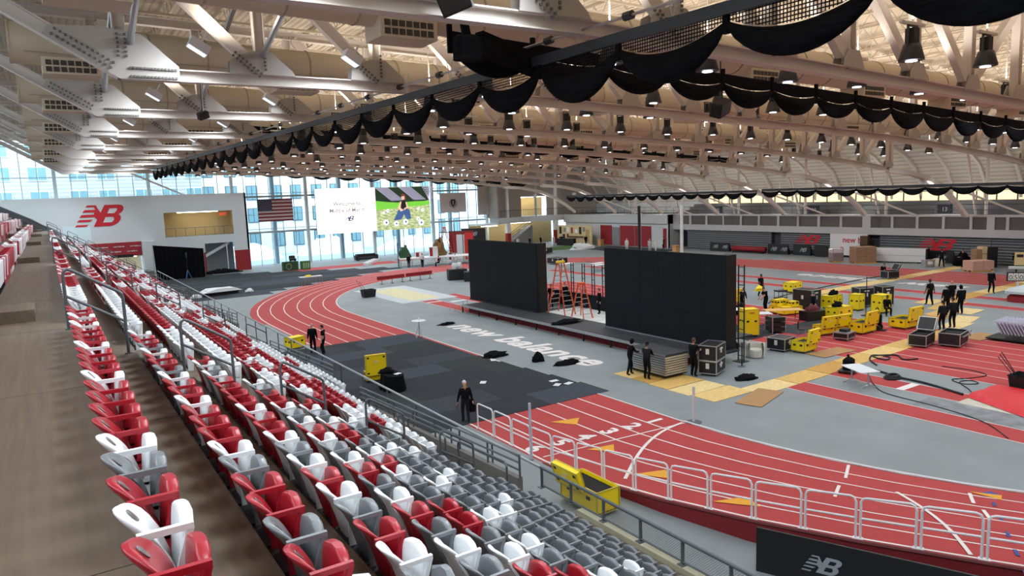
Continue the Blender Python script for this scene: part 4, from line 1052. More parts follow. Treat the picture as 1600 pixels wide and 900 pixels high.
case('open black case on the far plywood strip with a worker behind', 63.0,34.6,-.3,1.2,.9,.72, yellow=False, lid=.6, side='x', lidw=.6, lidtilt=.2)
case('black road trunk on the far grey floor behind the ladders', 53,71,.1,1.6,2.0,.8, yellow=False)
case('black low trunk near the left LED wall top', 60.5,84.5,.2,2.6,1.4,.9, yellow=False)
# loose kit standing among the cases
def heap(label, x, y, sx, sy, sz, m_=None, z=0., n_=13, name='cloth_heap', cat='cloth', seed=0):
    q = random.Random(seed+int(x*10)); rows = []
    for a in range(7):
        f = a/6; rows.append([(sx/2*math.cos(2*PI*b/n_)*math.cos(f*PI/2)**.8*(1+.32*q.uniform(-1,1)), sy/2*math.sin(2*PI*b/n_)*math.cos(f*PI/2)**.8*(1+.32*q.uniform(-1,1)), sz*math.sin(f*PI/2)*(1+.35*q.uniform(-1,1)) if f > 0 else 0) for b in range(n_)])
    b = B(); b.smooth = True; b.grid(rows, closed=True); b._add(rows[-1], [tuple(range(n_))]); o = b.build(name, m_ or M_blackcloth, None, (x,y,z)); return tag(o, label, cat)
heap('black cloth heap on the carpet edge by the floor lettering', 19.9,32.7,1.5,.8,.28, seed=3)
heap('black cloth heap beside the first letter on the floor', 22.7,43.4,1.4,.6,.16)
heap('black jacket heap on the grey floor under the last letters', 21.9,28.7,1.6,.6,.2, seed=5)
heap('small black bag on the grey floor left of the jacket heap', 21.1,30.2,.7,.5,.42, name='bag', cat='bag')
heap('black cloth heap lying on the stage front between the ladders', 26.9,35.3,2.2,.8,.22, z=.6, seed=2)
heap('black cloth lying on grey floor right of the stacked cases', 26.2,20.9,1.2,.7,.18, seed=9)
heap('black soft bag at the foot of the right LED wall', 30.4,25.3,1.1,.9,.65, name='bag', cat='bag')
heap('yellow and white heap of kit on the far table edge', 45.4,35.0,.9,.6,.35, M_yellow, .75, name='kit_heap', cat='kit', seed=4)
heap('black heap of cloth under the wooden table', 39.5,32.2,1.5,.8,.6, seed=6)
heap('black bag lying on the grey floor by the open yellow case', 44.6,22.9,1.4,.8,.25, name='bag', cat='bag', seed=8)
for i,(x,y,l_) in enumerate(((19.3,26.4,'white card sheet on the carpet, far one of the three'),(19.55,25.6,'white card sheet on the carpet, right one of the three'),(19.0,25.75,'white card sheet on the carpet, near one of the three'),(16.6,28.4,'white card sheet on the carpet beside the walking woman'),(19.4,32.0,'white paper beside the black cloth heap on the carpet'))):
    tag(B().box(-.22,-.14,.022,.22,.14,.028).build('card', WHITE, None, (x,y,0), .3*i), l_, 'card')
heap('black soft case lying on the closed low yellow case', 42.1,26.5,.9,.5,.28, z=.86, name='soft_case', cat='bag', seed=51)
heap('black soft case lying on the yellow two-door case', 46.1,29.3,.9,.5,.3, z=.93, name='soft_case', cat='bag', seed=52)
heap('dark red bag on the kit beside the person in the blue cap', 41.0,27.5,1.2,.6,.3, mat('dark red bag',(92,26,34),.8), .62, name='bag', cat='bag', seed=53)
tag(B().box(-.7,-.4,0,.7,.4,.6).build('kit_box', M_casek, None, (41.0,27.5,.02), -.2), 'dark kit box under the dark red bag', 'box')
tag(B().tube([(0,0,0),(0,0,2.6)], .03, 6).lathe([(.3,0),(.3,.03)], 12).build('pole_stand', M_black, None, (44.6,26.0,0)), 'thin black pole stand among the yellow cases', 'stand')
# tables
def table(label, x, y, rz, w_, d, h, top, m_leg=None, style='T', z=0.):
    t = thing('table', label, 'table', (x,y,z), rz); ml = m_leg or M_chrome
    B().bev(-w_/2,-d/2,h-.035,w_/2,d/2,h,.01).build('tabletop', top, t)
    for s in (-1,1):
        b = B(); xx = s*w_*.38
        if style == 'T': b.tube([(xx,0,.1),(xx,0,h-.03)], .035, 8); b.tube([(xx,-d*.42,.02),(xx,0,.14),(xx,d*.42,.02)], .025, 6)
        else: b.tube([(xx,-d*.4,0),(xx,-d*.35,h-.03)], .02, 6); b.tube([(xx,d*.4,0),(xx,d*.35,h-.03)], .02, 6); b.tube([(xx,-d*.38,h*.3),(xx,d*.38,h*.3)], .015, 5)
        b.build('leg', ml, t)
    return t
table('white table with grey star legs on the runway at the right', 29.0,17.1,1.12,1.52,.88,.75, WHITE)
table('white table with people standing behind, at the LED wall edge', 37.6,30.8,-.6,2.6,1.0,.75, WHITE, style='F')
table('white table, second one behind the tall yellow case', 37.2,28.9,-.6,1.8,.9,.75, WHITE, style='F')
table('light wooden folding table beside the yellow base case', 39.5,28.6,-.6,2.4,.9,.74, mat('light plywood top',(216,168,96),.6), M_black, 'F')
t = thing('cocktail_table', 'white round cocktail table on the grey floor by the carpet corner', 'table', (19.2,40.6,0))
B().lathe([(.45,1.06),(.46,1.08),(.45,1.1)], 20).build('tabletop', WHITE, t); B().lathe([(.03,.05),(.03,1.06)], 8).build('column', M_chrome, t)
for a in range(4):
    c_, s_ = math.cos(a*PI/2+.5), math.sin(a*PI/2+.5); B().tube([(0,0,.95),(.3*c_,.3*s_,.02)], .018, 6).build('leg', WHITE, t)
tag(B().lathe([(.05,0),(.05,.12),(.02,.17),(.02,.22)], 10).build('bottle', WHITE, None, (19.25,40.65,1.1)), 'white bottle standing on the round cocktail table', 'bottle')
t = thing('folding_table', 'small white table at the far left end of the stage', 'table', (26.3,48.2,0), .1)
B().box(-.7,-.35,.72,.7,.35,.76).build('tabletop', WHITE, t)
for sx in (-1,1):
    for sy in (-1,1): B().tube([(sx*.62,sy*.3,0),(sx*.6,sy*.3,.72)], .02, 6).build('leg', M_chrome, t)
t = thing('draped_table', 'small table draped in black cloth beside the yellow lid on the carpet', 'table', (12.8,30.25,0))
b = B(); n_ = 28
b.grid([[( (.42+.0*k)*math.cos(2*PI*q/n_), .72*math.sin(2*PI*q/n_), .76) for q in range(n_)] for k in (0,)] + [[(.46*(1+.1*math.sin(q*3)*f)*math.cos(2*PI*q/n_)*(1+.18*f), .76*(1+.08*math.sin(q*3)*f)*math.sin(2*PI*q/n_)*(1+.12*f), .74-.72*f) for q in range(n_)] for f in (0,.5,1)], closed=True); b._add([(.42*math.cos(2*PI*q/n_), .72*math.sin(2*PI*q/n_), .76) for q in range(n_)], [tuple(range(n_))]); b.smooth = True
b.build('drape', M_blackcloth, t)
tag(B().box(-.16,-.11,0,.16,.11,.02).build('paper', WHITE, None, (12.95,29.95,.765), .4), 'white paper on the black draped table', 'paper')
heap('black jacket thrown on the draped table', 12.65,30.55,.7,.7,.2, z=.765, seed=12)
# armchair
t = thing('armchair', 'cream barrel armchair on the runway beside the right LED wall', 'chair', (30.0,23.35,0), -2.4)
b = B(); b.smooth = True; rows = []
for z_, o_ in ((.04,0),(.42,.03),(.62,.02),(.76,0)): rows.append([((.46+o_)*math.cos(a), (.46+o_)*math.sin(a), z_+(.0 if z_ < .7 else .06*math.cos(a))) for a in [PI*.28+k*PI*1.44/18 for k in range(19)]])
inn = [[(x*.76,y_*.76,z_) for x,y_,z_ in r] for r in rows[::-1]]
b.grid([[q for q in r] for r in rows+inn+[rows[0]]])
M_boucle = mat('cream boucle', (214,208,196), .95, bump=.5, scale=60)
b.build('shell', M_boucle, t); B().lathe([(.36,.04),(.38,.36),(.36,.44),(.2,.46)], 18, (.06,0,0)).build('seat_cushion', M_boucle, t)
# posts
def post(label, x, y, z, h, m_, base=.2, r=.035, name='post'):
    t = thing(name, label, 'post', (x,y,z)); B().lathe([(r,.02),(r,h),(r*.5,h+.02)], 10).build('pole', m_, t); B().lathe([(base,0),(base,.02),(base*.6,.035)], 16).build('base', M_rail, t); return t
post('black stanchion post in front of the cream armchair', 27.9,22.5,0,1.2, M_black)
post('white measuring post on the grey floor inside the near bend', 19.75,18.15,0,1.38, mat('measuring post',(214,210,214),.4,noise=.1,scale=8.), .3, .05, 'measuring_post')
post('pale post with dark cap at the start of the white rail panels', 12.75,18.85,0,1.95, mat('lilac grey tube',(190,190,206),.4), .08, .045)
for x, y, l_, m_ in ((56,59.4,'tall black vaulting upright rising behind the right LED wall, left one',M_black),(56,53.0,'tall white vaulting upright rising behind the right LED wall, right one',WHITE)):
    t = thing('vaulting_upright', l_, 'upright', (x,y,0)); B().box(-.13,-.1,.05,.13,.1,7.0).build('post', m_, t); B().box(-.5,-.5,0,.5,.5,.08).build('base', M_black, t); B().box(.13,-.06,0,.2,.06,6.6).build('slide', WHITE if m_ is M_black else M_black, t); B().bar((0,0,6.3),(0,-.7 if y > 55 else .7,6.3),.04,.04).build('bracket', M_lb, t)
tag(B().tube([(56,58.8,6.3),(56,53.6,6.3)], .02, 6).build('crossbar', mat('crossbar lime',(190,210,120),.5)), 'thin pale crossbar between the two vaulting uprights', 'bar')
# plywood protection sheets
PLY = [mat('plywood %d' % i, c, .75, noise=.16, scale=5., stretch=(.6,3,1)) for i, c in enumerate(((212,172,96),(222,188,120),(196,148,70),(228,200,140)))]
def sheets(label, pts, z=0., mlist=None):
    for i, (cx_, cy_, w_, d, rz) in enumerate(pts):
        o = B().box(-w_/2,-d/2,0,w_/2,d/2,.018).build('plywood_sheet', (mlist or PLY)[R.randrange(4)] if not mlist else mlist[i%len(mlist)], None, (cx_,cy_,z+.004*(i%3)), rz)
        tag(o, label % ordinal(i+1), 'sheet', 'plywood sheets on the floor')
sheets('plywood sheet under the deck trolley, %s from the left', [(23.5,25.0,2.4,1.2,.02),(23.5,23.78,2.4,1.2,.02),(23.4,22.55,2.4,1.2,.02),(23.4,21.3,2.4,1.2,.02),(23.5,20.0,2.4,1.3,.0)])
sheets('plywood sheet of the near path over the runways, %s from the left', [(25.9,19.4,2.4,1.22,.02),(28.35,19.45,2.4,1.22,.03),(30.8,19.6,2.4,1.22,.05),(33.25,19.75,2.4,1.22,.05),(35.7,19.85,2.4,1.22,.03),(38.1,19.95,2.4,1.22,.03),(40.6,19.9,2.4,1.22,.0),(42.7,20.0,2.4,1.22,.0),(45.1,20.7,2.4,1.22,.1),(47.5,21.3,2.4,1.22,.2),(46.2,22.6,2.4,1.22,.1),(48.6,23.2,2.4,1.22,.1),(50.9,24.3,2.4,1.22,.2),(53.0,24.6,2.4,1.22,.1),(50.4,22.4,2.4,1.22,.1),(52.8,26.0,2.4,1.22,.1)])
sheets('plywood sheet of the far path across the hall, %s from the left', [(50.6+2.42*i,34.05+.03*i,2.4,1.25,.01) for i in range(12)])
sheets('plywood sheet of the right hand path towards the number board, %s from the left', [(55.5+2.42*i,25.4+.0*i,2.4,1.25,.01) for i in range(6)])
CB = [mat('cardboard', (168,128,84), .85, noise=.06, scale=2.)]
for (x, y, w_, d, rz, l_) in ((24.2,18.6,2.6,1.1,.3,'brown cardboard sheet at the near corner of the plywood path'),(33.6,21.4,2.6,1.1,-.05,'brown cardboard sheet in front of the small open yellow case'),(42.7,18.3,2.2,1.2,-.1,'brown cardboard sheet beyond the black bin case')):
    tag(B().box(-w_/2,-d/2,0,w_/2,d/2,.012).build('cardboard_sheet', CB[0], None, (x,y,.02), rz), l_, 'sheet')
# trolley of stage decks
t = thing('deck_trolley', 'trolley stacked with flat stage decks on plywood beside the stage', 'trolley', (24.05,24.4,.018), -.02)
M_dk = mat('deck edge timber', (176,166,146), .7, noise=.1, scale=3.)
for i in range(9):
    z_ = .17+.113*i; B().box(-.72,-1.3,z_,.72,1.3,z_+.08).build('stage_deck', M_dk if i < 8 else M_deckd, t); 
    B().box(-.735,-1.3,z_,-.715,1.3,z_+.08).build('deck_edge', M_chrome, t)
B().box(-.7,-1.25,.1,.7,1.25,.16).build('frame', M_black, t)
for sx in (-1,1):
    for sy in (-1,1): b = B(); b.lathe([(.05,-.02),(.05,.02)],10); b.xform(Matrix.Translation((sx*.55,sy*1.05,.05)) @ Matrix.Rotation(PI/2,4,'X')); b.build('castor', M_black, t)
# gear trolleys, bags, bins
t = thing('gear_rack', 'low silver rack with electronics on top beside the joined yellow pair', 'rack', (37.0,22.8,0), .15)
B().box(-.5,-.42,.1,.5,.42,.16).build('shelf', M_chrome, t); B().box(-.45,-.38,.16,.45,.38,.4).build('unit', M_casek, t); B().box(-.5,-.42,.4,.5,.42,.45).build('shelf', M_chrome, t); B().box(-.2,-.2,.45,.35,.2,.6).build('unit', M_black, t)
for sx in (-1,1):
    for sy in (-1,1): B().box(sx*.48-.02,sy*.4-.02,.03,sx*.48+.02,sy*.4+.02,.45).build('leg', M_alu, t)
t = thing('hand_truck', 'black hand truck with tyres standing right of the open yellow case', 'trolley', (40.7,22.9,0), .3)
b = B()
for s in (-1,1): b.tube([(s*.22,0,.12),(s*.22,.1,1.2),(s*.16,.16,1.35)], .03, 6)
b.build('frame', M_black, t)
for s in (-1,1): b = B(); b.lathe([(.15,-.05),(.17,0),(.15,.05)],14); b.xform(Matrix.Translation((s*.3,0,.17)) @ Matrix.Rotation(PI/2,4,'Y')); b.build('wheel', M_black, t)
B().box(-.25,-.4,.02,.25,0,.05).build('toe_plate', M_black, t); B().bev(-.2,-.12,.15,.2,.05,.95,.04).build('strapped_bag', M_blackcloth, t)
t = thing('service_cart', 'black two-shelf cart left of the far yellow cases', 'cart', (45.8,33.4,0), -.3)
for z_ in (.25,.8): B().box(-.4,-.28,z_,.4,.28,z_+.1).build('shelf', M_black, t)
for sx in (-1,1):
    for sy in (-1,1): B().tube([(sx*.37,sy*.25,.05),(sx*.37,sy*.25,.95)], .02, 6).build('post', M_black, t)
t = thing('black_rack', 'low black equipment rack with silver rails behind the tall yellow case', 'rack', (36.0,26.6,0), -.4)
for i in range(3): B().box(-.4,-.4,.12+.3*i,.4,.4,.36+.3*i).build('unit', M_casek, t)
for sx in (-1,1):
    for sy in (-1,1): B().box(sx*.42-.02,sy*.42-.02,.0,sx*.42+.02,sy*.42+.02,1.05).build('post', M_alu, t)
t = thing('folding_chair', 'black chair behind the closed black silver-edged case', 'chair', (36.0,24.8,0), .5)
B().box(-.22,-.22,.43,.22,.22,.47).build('seat', M_black, t); B().box(-.22,.18,.5,.22,.22,.9).build('backrest', M_black, t)
for sx in (-1,1):
    for sy in (-1,1): B().tube([(sx*.2,sy*.2,0),(sx*.2,sy*.2,.43)], .014, 6).build('leg', M_chrome, t)
t = thing('backpack_dolly', 'black bag on a small flat dolly behind the white table', 'dolly', (30.6,18.6,0), .3)
B().box(-.5,-.35,.1,.5,.35,.14).build('platform', M_lb, t); b = B(); b.smooth = False; b.bev(-.3,-.22,.14,.3,.22,.7,.1); b.build('bag', M_blackcloth, t); B().tube([(-.1,0,.68),(-.1,.05,.82),(.1,.05,.82),(.1,0,.68)], .03, 6).build('bag_handle', M_blackcloth, t)
for sx in (-1,1):
    for sy in (-1,1): B().lathe([(.05,0),(.05,.1)],8,(sx*.4,sy*.28,0)).build('castor', M_black, t)
def bin_(label, x, y, s=1., poles=2, seed=1):
    t = thing('equipment_bin', label, 'bin', (x,y,0)); q = random.Random(seed)
    b = B(); b.grid([[(s*.42*sx,s*.32*sy,0) for sx,sy in ((-1,-1),(1,-1),(1,1),(-1,1))], [(s*.5*sx,s*.38*sy,s*.55) for sx,sy in ((-1,-1),(1,-1),(1,1),(-1,1))]], closed=True); b.box(-s*.4,-s*.3,.01,s*.4,s*.3,.03); b.build('tub', M_black, t)
    B().tube([(s*.5*sx,s*.38*sy,s*.55) for sx,sy in ((-1,-1),(1,-1),(1,1),(-1,1))], .03, 6, closed=True).build('rim', M_black, t)
    for k in range(poles): B().tube([(q.uniform(-.2,.2),q.uniform(-.1,.1),.1),(-.9+.35*k,.5+.2*k,1.6-.2*k)], .02, 5).build('pole', M_lb, t)
bin_('black tub with long rakes beside the sand pit', 24.1,61.3, 1.2)
bin_('black tub with poles at the right edge of the photo', 33.4,12.6, 1.0, 3, 4)
# cables
def cable(label, pts, r=.02, name='cable', n_=1):
    q = [Vector(p) for p in pts]; out = []
    for i in range(len(q)-1):
        p0 = q[max(i-1,0)]; p1 = q[i]; p2 = q[i+1]; p3 = q[min(i+2,len(q)-1)]
        for k in range(6):
            f = k/6; out.append(.5*((2*p1)+(p2-p0)*f+(2*p0-5*p1+4*p2-p3)*f*f+(3*p1-p0-3*p2+p3)*f**3))
    out.append(q[-1]); return tag(B().tube([(p.x,p.y,max(p.z,r)) for p in out], r, 6).build(name, M_black), label, 'cable')
cable('thick black cable running from the white table towards the red tarp', [(31.8,18.6,.05),(31.5,17.4,.05),(31.2,16.6,.05),(31.1,15.4,.05),(30.5,13.6,.05)], .05)
cable('thin black cable from under the white table along the runway', [(30.6,17.6,.02),(29.3,16.6,.02),(28.5,15.6,.02),(28.2,13.5,.02),(27.6,11.6,.02),(26.4,10.3,.02)], .02)
cable('black cable line across the far grey floor behind the yellow cases', [(44.5,33.5,.02),(48,35.0,.02),(54.7,35.6,.02),(60,36,.02),(65,36.1,.02)], .035)
cable('tangled black cable on the red lanes behind the white table', [(32.6,18.4,.02),(33.4,19.2,.02),(34.4,19.6,.02),(34.6,18.9,.02),(33.9,18.7,.02),(34.2,19.5,.02),(35.2,18.9,.02),(34.6,18.2,.02),(35.2,17.8,.02)], .04)
cable('loose black cable with a loop on grey floor near the red tarp', [(34.6,16.4,.015),(34.8,15.2,.015),(34.4,14.4,.015),(33.4,14.6,.015),(32.6,15.0,.015),(32.2,14.4,.015),(32.7,14.0,.015),(33.0,14.4,.015),(32.4,14.6,.015),(31.6,13.9,.015),(31.2,13.6,.015)], .022)
t = thing('cable_coil', 'coil of black cable lying beside the thick cable', 'cable', (31.0,16.75,0))
for k in range(3): B().tube([((.42-.06*k)*math.cos(2*PI*q/18),(.3-.05*k)*math.sin(2*PI*q/18),.05+.05*k) for q in range(18)], .045, 6, closed=True).build('loop', M_black, t)
# red tarp
b = B(); b.smooth = True
def bil(u, v): 
    A, C_, D, E_ = Vector((30.3,13.35)), Vector((32.9,13.3)), Vector((32.6,8.0)), Vector((29.0,10.6)); return (A*(1-u)+C_*u)*(1-v)+(E_*(1-u)+D*u)*v
q = random.Random(5)
rows = [[tuple(bil(i/14,j_/20))+(.10+(.05*q.random() if 0 < i < 14 else 0)+(.14*max(0,math.sin(j_*1.9)) if i < 3 else 0) if 0 < i else .03,) for i in range(15)] for j_ in range(21)]
b.grid(rows); tag(b.build('tarp', mat('bright red tarp',(208,30,40),.55)), 'crumpled bright red tarp on the floor at the right edge', 'tarp')
# ------------------------------------------------------------------ right hand side objects
t = thing('landing_mat', 'thick white topped red landing mat at the right edge', 'mat', (58.4,20.6,0))
B().bev(-2.4,-1.9,0,2.4,1.9,.62,.25).build('base', M_darkred, t); B().bev(-2.5,-2.0,.6,2.5,2.0,.95,.18).build('top_pad', mat('grey white pad',(198,204,204),.8), t); B().bev(0,-1.6,.95,2.2,1.6,1.5,.2).build('upper_pad', MATS['grey white pad'], t)
t = thing('chair_stack', 'cart of folded pale grey chairs at the right edge', 'chairs', (43.0,16.6,0), .05)
B().box(-.9,-1.2,.1,.9,1.2,.16).build('cart', M_black, t)
M_fc = mat('pale lilac plastic', (196,194,208), .5)
for j_ in range(2):
    for i in range(10): o = B().bev(-.42,-.02,0,.42,.02,.8,.012).build('folded_chair', M_fc, t, (-.45+.9*j_,-1.0+.16*i,.42)); o.rotation_euler = (-.5,0,0)
for i in range(9): B().bar((-.9,-1.15,.2+.04*i),(.9,-1.15,.2+.04*i),.03,.02).build('chair_leg', M_lb, t)
for sx in (-.93,.93): B().bar((sx,-1.2,.1),(sx,-1.2,1.25),.05,.05).build('end_frame', WHITE, t)
t = thing('number_board', 'black number board on a white pole at the right edge', 'scoreboard', (60.4,23.5,0), -.9)
B().lathe([(.07,0),(.07,.95)], 10).build('pole', WHITE, t); B().lathe([(.3,0),(.4,.06)], 14).build('base', WHITE, t); B().box(-.72,-.1,.95,.72,.1,1.62).build('panel', M_black, t)
for i, s in enumerate('0503'): B().box(-.66+.335*i,-.12,1.02,-.36+.335*i,-.1,1.55).build('digit_tile', M_patch, t); text('digit', s, M_black, frame((-.51+.335*i,-.125,1.08), (.5,0,0), (0,0,.5)), t, size=1., align='CENTER')
# along the far wall
def vboard(label, x, y0, y1, h, n_, logo=M_logo):
    t = thing('sideline_board', label, 'board', (x,y0,0), -PI/2)
    B().slab([(0,0),(.5,0),(.12,h),(.02,h)], 'x', 0, y0-y1).build('cover', MATS['black board vinyl'], t)
    for i in range(n_): emblem('board_emblem', logo, ((y0-y1)*(i+.5)/n_-.3,-.012,h*.34), (1,0,0), (0,.02,1), h*.38, t)
for args in (('black emblem board leaning by the far bleachers, leftmost',77.2,67.8,64.5,1.2,2),('black emblem board leaning by the far bleachers, right of the rolled red mat',77.6,58.6,55.6,1.25,2),('black emblem board alone left of the wrapped pallet',77.8,55.0,52.6,1.3,1),('black emblem board behind the brown carton pallet',76.9,46.0,43.2,1.2,1),('black emblem board behind the white crate, right',78.2,39.0,36.4,1.25,1),('plain black board left of the wrapped pallet',77.4,51.8,50.0,1.3,0)): vboard(*args)
t = thing('rolled_mat', 'long rolled dark red mat lying at the foot of the far bleachers', 'mat', (77.4,64,0)); b = B(); b.smooth = True; b.tube([(0,0,.5),(0,-5.2,.5)], .36, 14); b.build('roll', M_darkred, t); B().box(-.4,-5,.0,.4,-.2,.15).build('cradle', M_black, t)
t = thing('sign_board', 'white sign board with red lettering at the far bleachers', 'sign', (78.3,48.0,0), -PI/2)
B().box(-2.3,-.05,.25,2.3,.05,2.75).build('panel', WHITE, t); text('lettering', 'new b', M_elr, frame((-.7,-.06,1.75), (1,0,0), (0,0,1)), t, size=.95, bold=.015); text('lettering', 'n', M_elr, frame((-1.0,-.06,.75), (1,0,0), (0,0,1)), t, size=.95, bold=.015)
B().box(1.7,-.5,1.6,2.6,-.06,2.6).build('open_crate', mat('crate inside',(84,66,40),.8), t); B().box(1.6,-.3,.1,2.6,-.06,1.6).build('crate_stand', M_black, t)
def pallet(label, x, y, rz, w_, d, h, m_, n_, wrap=None):
    t = thing('loaded_pallet', label, 'pallet', (x,y,0), rz)
    for i in range(3): B().box(-w_/2,-d/2+i*d*.42,0,w_/2,-d/2+i*d*.42+d*.16,.14).build('pallet_board', PLY[2], t)
    for k in range(n_): 
        for j_ in range(2): B().bev(-w_/2+j_*w_/2+.01,-d/2+.01,.15+k*(h-.15)/n_+.005,-w_/2+(j_+1)*w_/2-.01,d/2-.01,.15+(k+1)*(h-.15)/n_-.005,.015).build('carton', m_, t)
    if wrap: B().bev(-w_/2-.02,-d/2-.02,h*.7,w_/2+.02,d/2+.02,h+.02,.1).build('wrap', wrap, t)
M_ct = mat('brown carton', (150,116,92), .8, noise=.06, scale=3.)
pallet('pallet of brown cartons before the white sign board', 73.7,43.5,-.6,2.2,1.6,1.8, M_ct, 5)
pallet('wrapped grey pallet left of the brown cartons', 73.2,46.3,-.6,1.2,1.2,1.5, mat('wrapped grey load',(134,120,118),.4), 3, mat('stretch film',(206,204,204),.25))
pallet('pallet wrapped in pinkish film at the far right', 72.7,31.6,-.5,2.1,1.4,1.05, mat('pinkish wrap',(196,156,140),.4), 1)
t = thing('long_crate', 'long white crate in front of the far bleachers', 'crate', (76.4,41.0,0), -1.3); B().box(-2.6,-.6,.12,2.6,.6,1.5).build('box', WHITE, t); B().box(-2.62,-.62,.78,2.62,-.6,.8).build('joint', M_grey, t); B().box(2.6,-.6,.05,2.75,.6,1.5).build('end', M_black, t)
for s in (-1,1): B().box(s*2-.2,-.5,0,s*2+.2,.5,.12).build('skid', M_black, t)
t = thing('silver_box', 'small silver equipment box beside the man in black at the far bleachers', 'box', (73.6,36.6,0), -.4); B().bev(-.55,-.3,0,.55,.3,.75,.03).build('body', M_chrome, t); B().box(-.3,-.32,.3,.3,-.3,.6).build('panel', WHITE, t)
heap('crumpled cream cloth pile by the long white crate', 75.9,36.9,1.6,1.8,.55, mat('cream cloth',(198,190,170),.9), seed=21)
heap('black cloth pile behind the man at the far bleachers', 76.9,34.9,2.6,1.4,1.1, seed=22)
t = thing('carton_tower', 'tower of brown cartons beside a black cabinet at the far right', 'cartons', (75.6,32.9,0), -.5)
for k in range(3): B().bev(-.5,-.4,.62*k,.1,.4,.62*k+.6,.02).build('carton', M_ct, t); B().bev(.12,-.4,.7*k,.62,.4,.7*k+.66,.02).build('carton', mat('pale carton',(206,182,144),.8), t)
B().box(.64,-.5,0,1.6,.5,2.0).build('cabinet', M_black, t)
t = thing('pale_sign', 'pale yellow panel with black marks among the far right clutter', 'sign', (74.6,28.6,.3), -1.0); B().box(-.75,-.05,.3,.75,.05,1.5).build('panel', mat('pale yellow board',(226,206,150),.7), t)
for s in (-1,1): B().box(s*.35-.25,-.07,1.05,s*.35+.25,-.05,1.3).build('mark', M_black, t); B().box(s*.6-.04,-.1,-.3,s*.6+.04,.1,.3).build('stand', M_black, t)
t = thing('pipe_bundle', 'bundle of long white pipes and frames at the far right', 'pipes', (74.5,26.6,0), -1.15)
for k in range(9): B().tube([(-3,.12*(k%5)-.3,.15+.13*(k//5)+.25),(3.5,.12*(k%5)-.3,.15+.13*(k//5)+.3)], .06, 8).build('pipe', WHITE, t)
for x in (-2.4,0,2.4): B().box(x-.05,-.5,0,x+.05,.5,.35).build('cradle', M_black, t)
# ------------------------------------------------------------------ far end: display walls, sofas, goals, benches
def benchrow(label, x0, y, L, rz):
    t = thing('bench', label, 'bench', (x0,y,0), rz); B().box(0,-.18,.46,L,.18,.5).build('seat', M_darkred, t); B().box(0,.2,.46,L,.24,.82).build('backrest', M_darkred, t)
    for k in range(3): b = B(); b.tube([(.4+k*(L-.8)/2,0,.03),(.4+k*(L-.8)/2,0,.46)], .03, 6); b.cbox(.4+k*(L-.8)/2,0,.02,.1,.6,.04); b.build('leg', M_lb, t)
benchrow('dark red bench by the far bend, left one', 28.4,69.3,3.3,.1); benchrow('dark red bench by the far bend, right one', 31.9,69.75,3.3,.1)
t = thing('covered_object', 'low object under white sheeting on the far left carpet', 'cover', (14.0,75.0,.02), .15)
b = B(); b.smooth = False; q = random.Random(3)
b.grid([[(x*1.9+q.uniform(-.1,.1), yv*.9, (.62+q.uniform(-.06,.06)) if abs(yv) < 1.01 and abs(x) < .95 else .35) for x in (-1,-.6,-.2,.2,.6,1)] for yv in (-1.05,-.95,0,.95,1.05)]); b.build('sheet', WHITE, t); B().box(-1.5,-.7,0,1.5,.7,.5).build('core', M_black, t); heap('white plastic scrap beside the covered low object, near end', 11.5,74.0,.9,.6,.3, WHITE, .02, name='plastic_sheet', cat='sheet'); heap('white plastic scrap beside the covered low object, far end', 16.6,74.4,.8,.6,.35, WHITE, .02, name='plastic_sheet', cat='sheet', seed=7)
t = thing('barrier_table', 'small white table with chrome frames in the far bend', 'table', (23.4,75.9,0)); B().box(-1.2,-.4,.82,1.2,.4,.88).build('tabletop', WHITE, t)
for k in range(7): B().tube([(-1.15+k*.38,-.38,0),(-1.15+k*.38,-.38,.82)], .018, 5).build('leg', M_chrome, t); B().tube([(-1.15+k*.38,.38,0),(-1.15+k*.38,.38,.82)], .018, 5).build('leg', M_chrome, t)
heap('small yellow kit heap on the white barrier table', 23.1,75.9,.8,.4,.15, M_yellow, .88, name='kit_heap', cat='kit')
M_green = mat('dark green print', (34,74,40), .7)
t = thing('pitch_box', 'large dark green box printed with a ball outline by the glass', 'box', (26.5,94.4,0)); B().bev(-.95,-.5,0,.95,.5,1.15,.02).build('body', M_green, t); B().tube([(-.3+.35*math.cos(2*PI*k/16),-.51,.55+.35*math.sin(2*PI*k/16)) for k in range(16)], .03, 5, closed=True).build('outline', mat('light green print',(150,190,150),.7), t)
t = thing('pitch_box', 'smaller green and white box right of the large green one', 'box', (28.4,94.0,0)); B().bev(-.55,-.45,0,.55,.45,1.1,.02).build('body', mat('green print',(60,120,58),.7), t)
for k in range(3): B().box(-.4+.3*k,-.46,.2,-.25+.3*k,-.45,.9).build('print', MATS['light green print'], t)
t = thing('lounge_chair', 'black lounge chair standing on the large green box', 'chair', (26.9,94.4,1.15)); B().bev(-.4,-.35,.1,.4,.35,.4,.06).build('seat', M_black, t); B().bev(-.4,.2,.35,.4,.4,.75,.06).build('backrest', M_black, t)
for s in (-1,1): B().box(s*.3-.03,-.3,0,s*.3+.03,.3,.1).build('leg', M_black, t)
t = thing('sofa', 'black sofa in front of the glass below the screen', 'sofa', (39.2,99.6,0), -.1)
B().bev(-1.5,-.5,.12,1.5,.5,.5,.06).build('seat', M_black, t); B().bev(-1.5,.3,.5,1.5,.55,.95,.06).build('backrest', M_black, t)
for s in (-1,1): B().bev(s*1.5-.2,-.5,.12,s*1.5+.2,.5,.8,.06).build('armrest', M_black, t); B().box(s*1.3-.05,-.4,0,s*1.3+.05,.4,.12).build('leg', M_black, t)
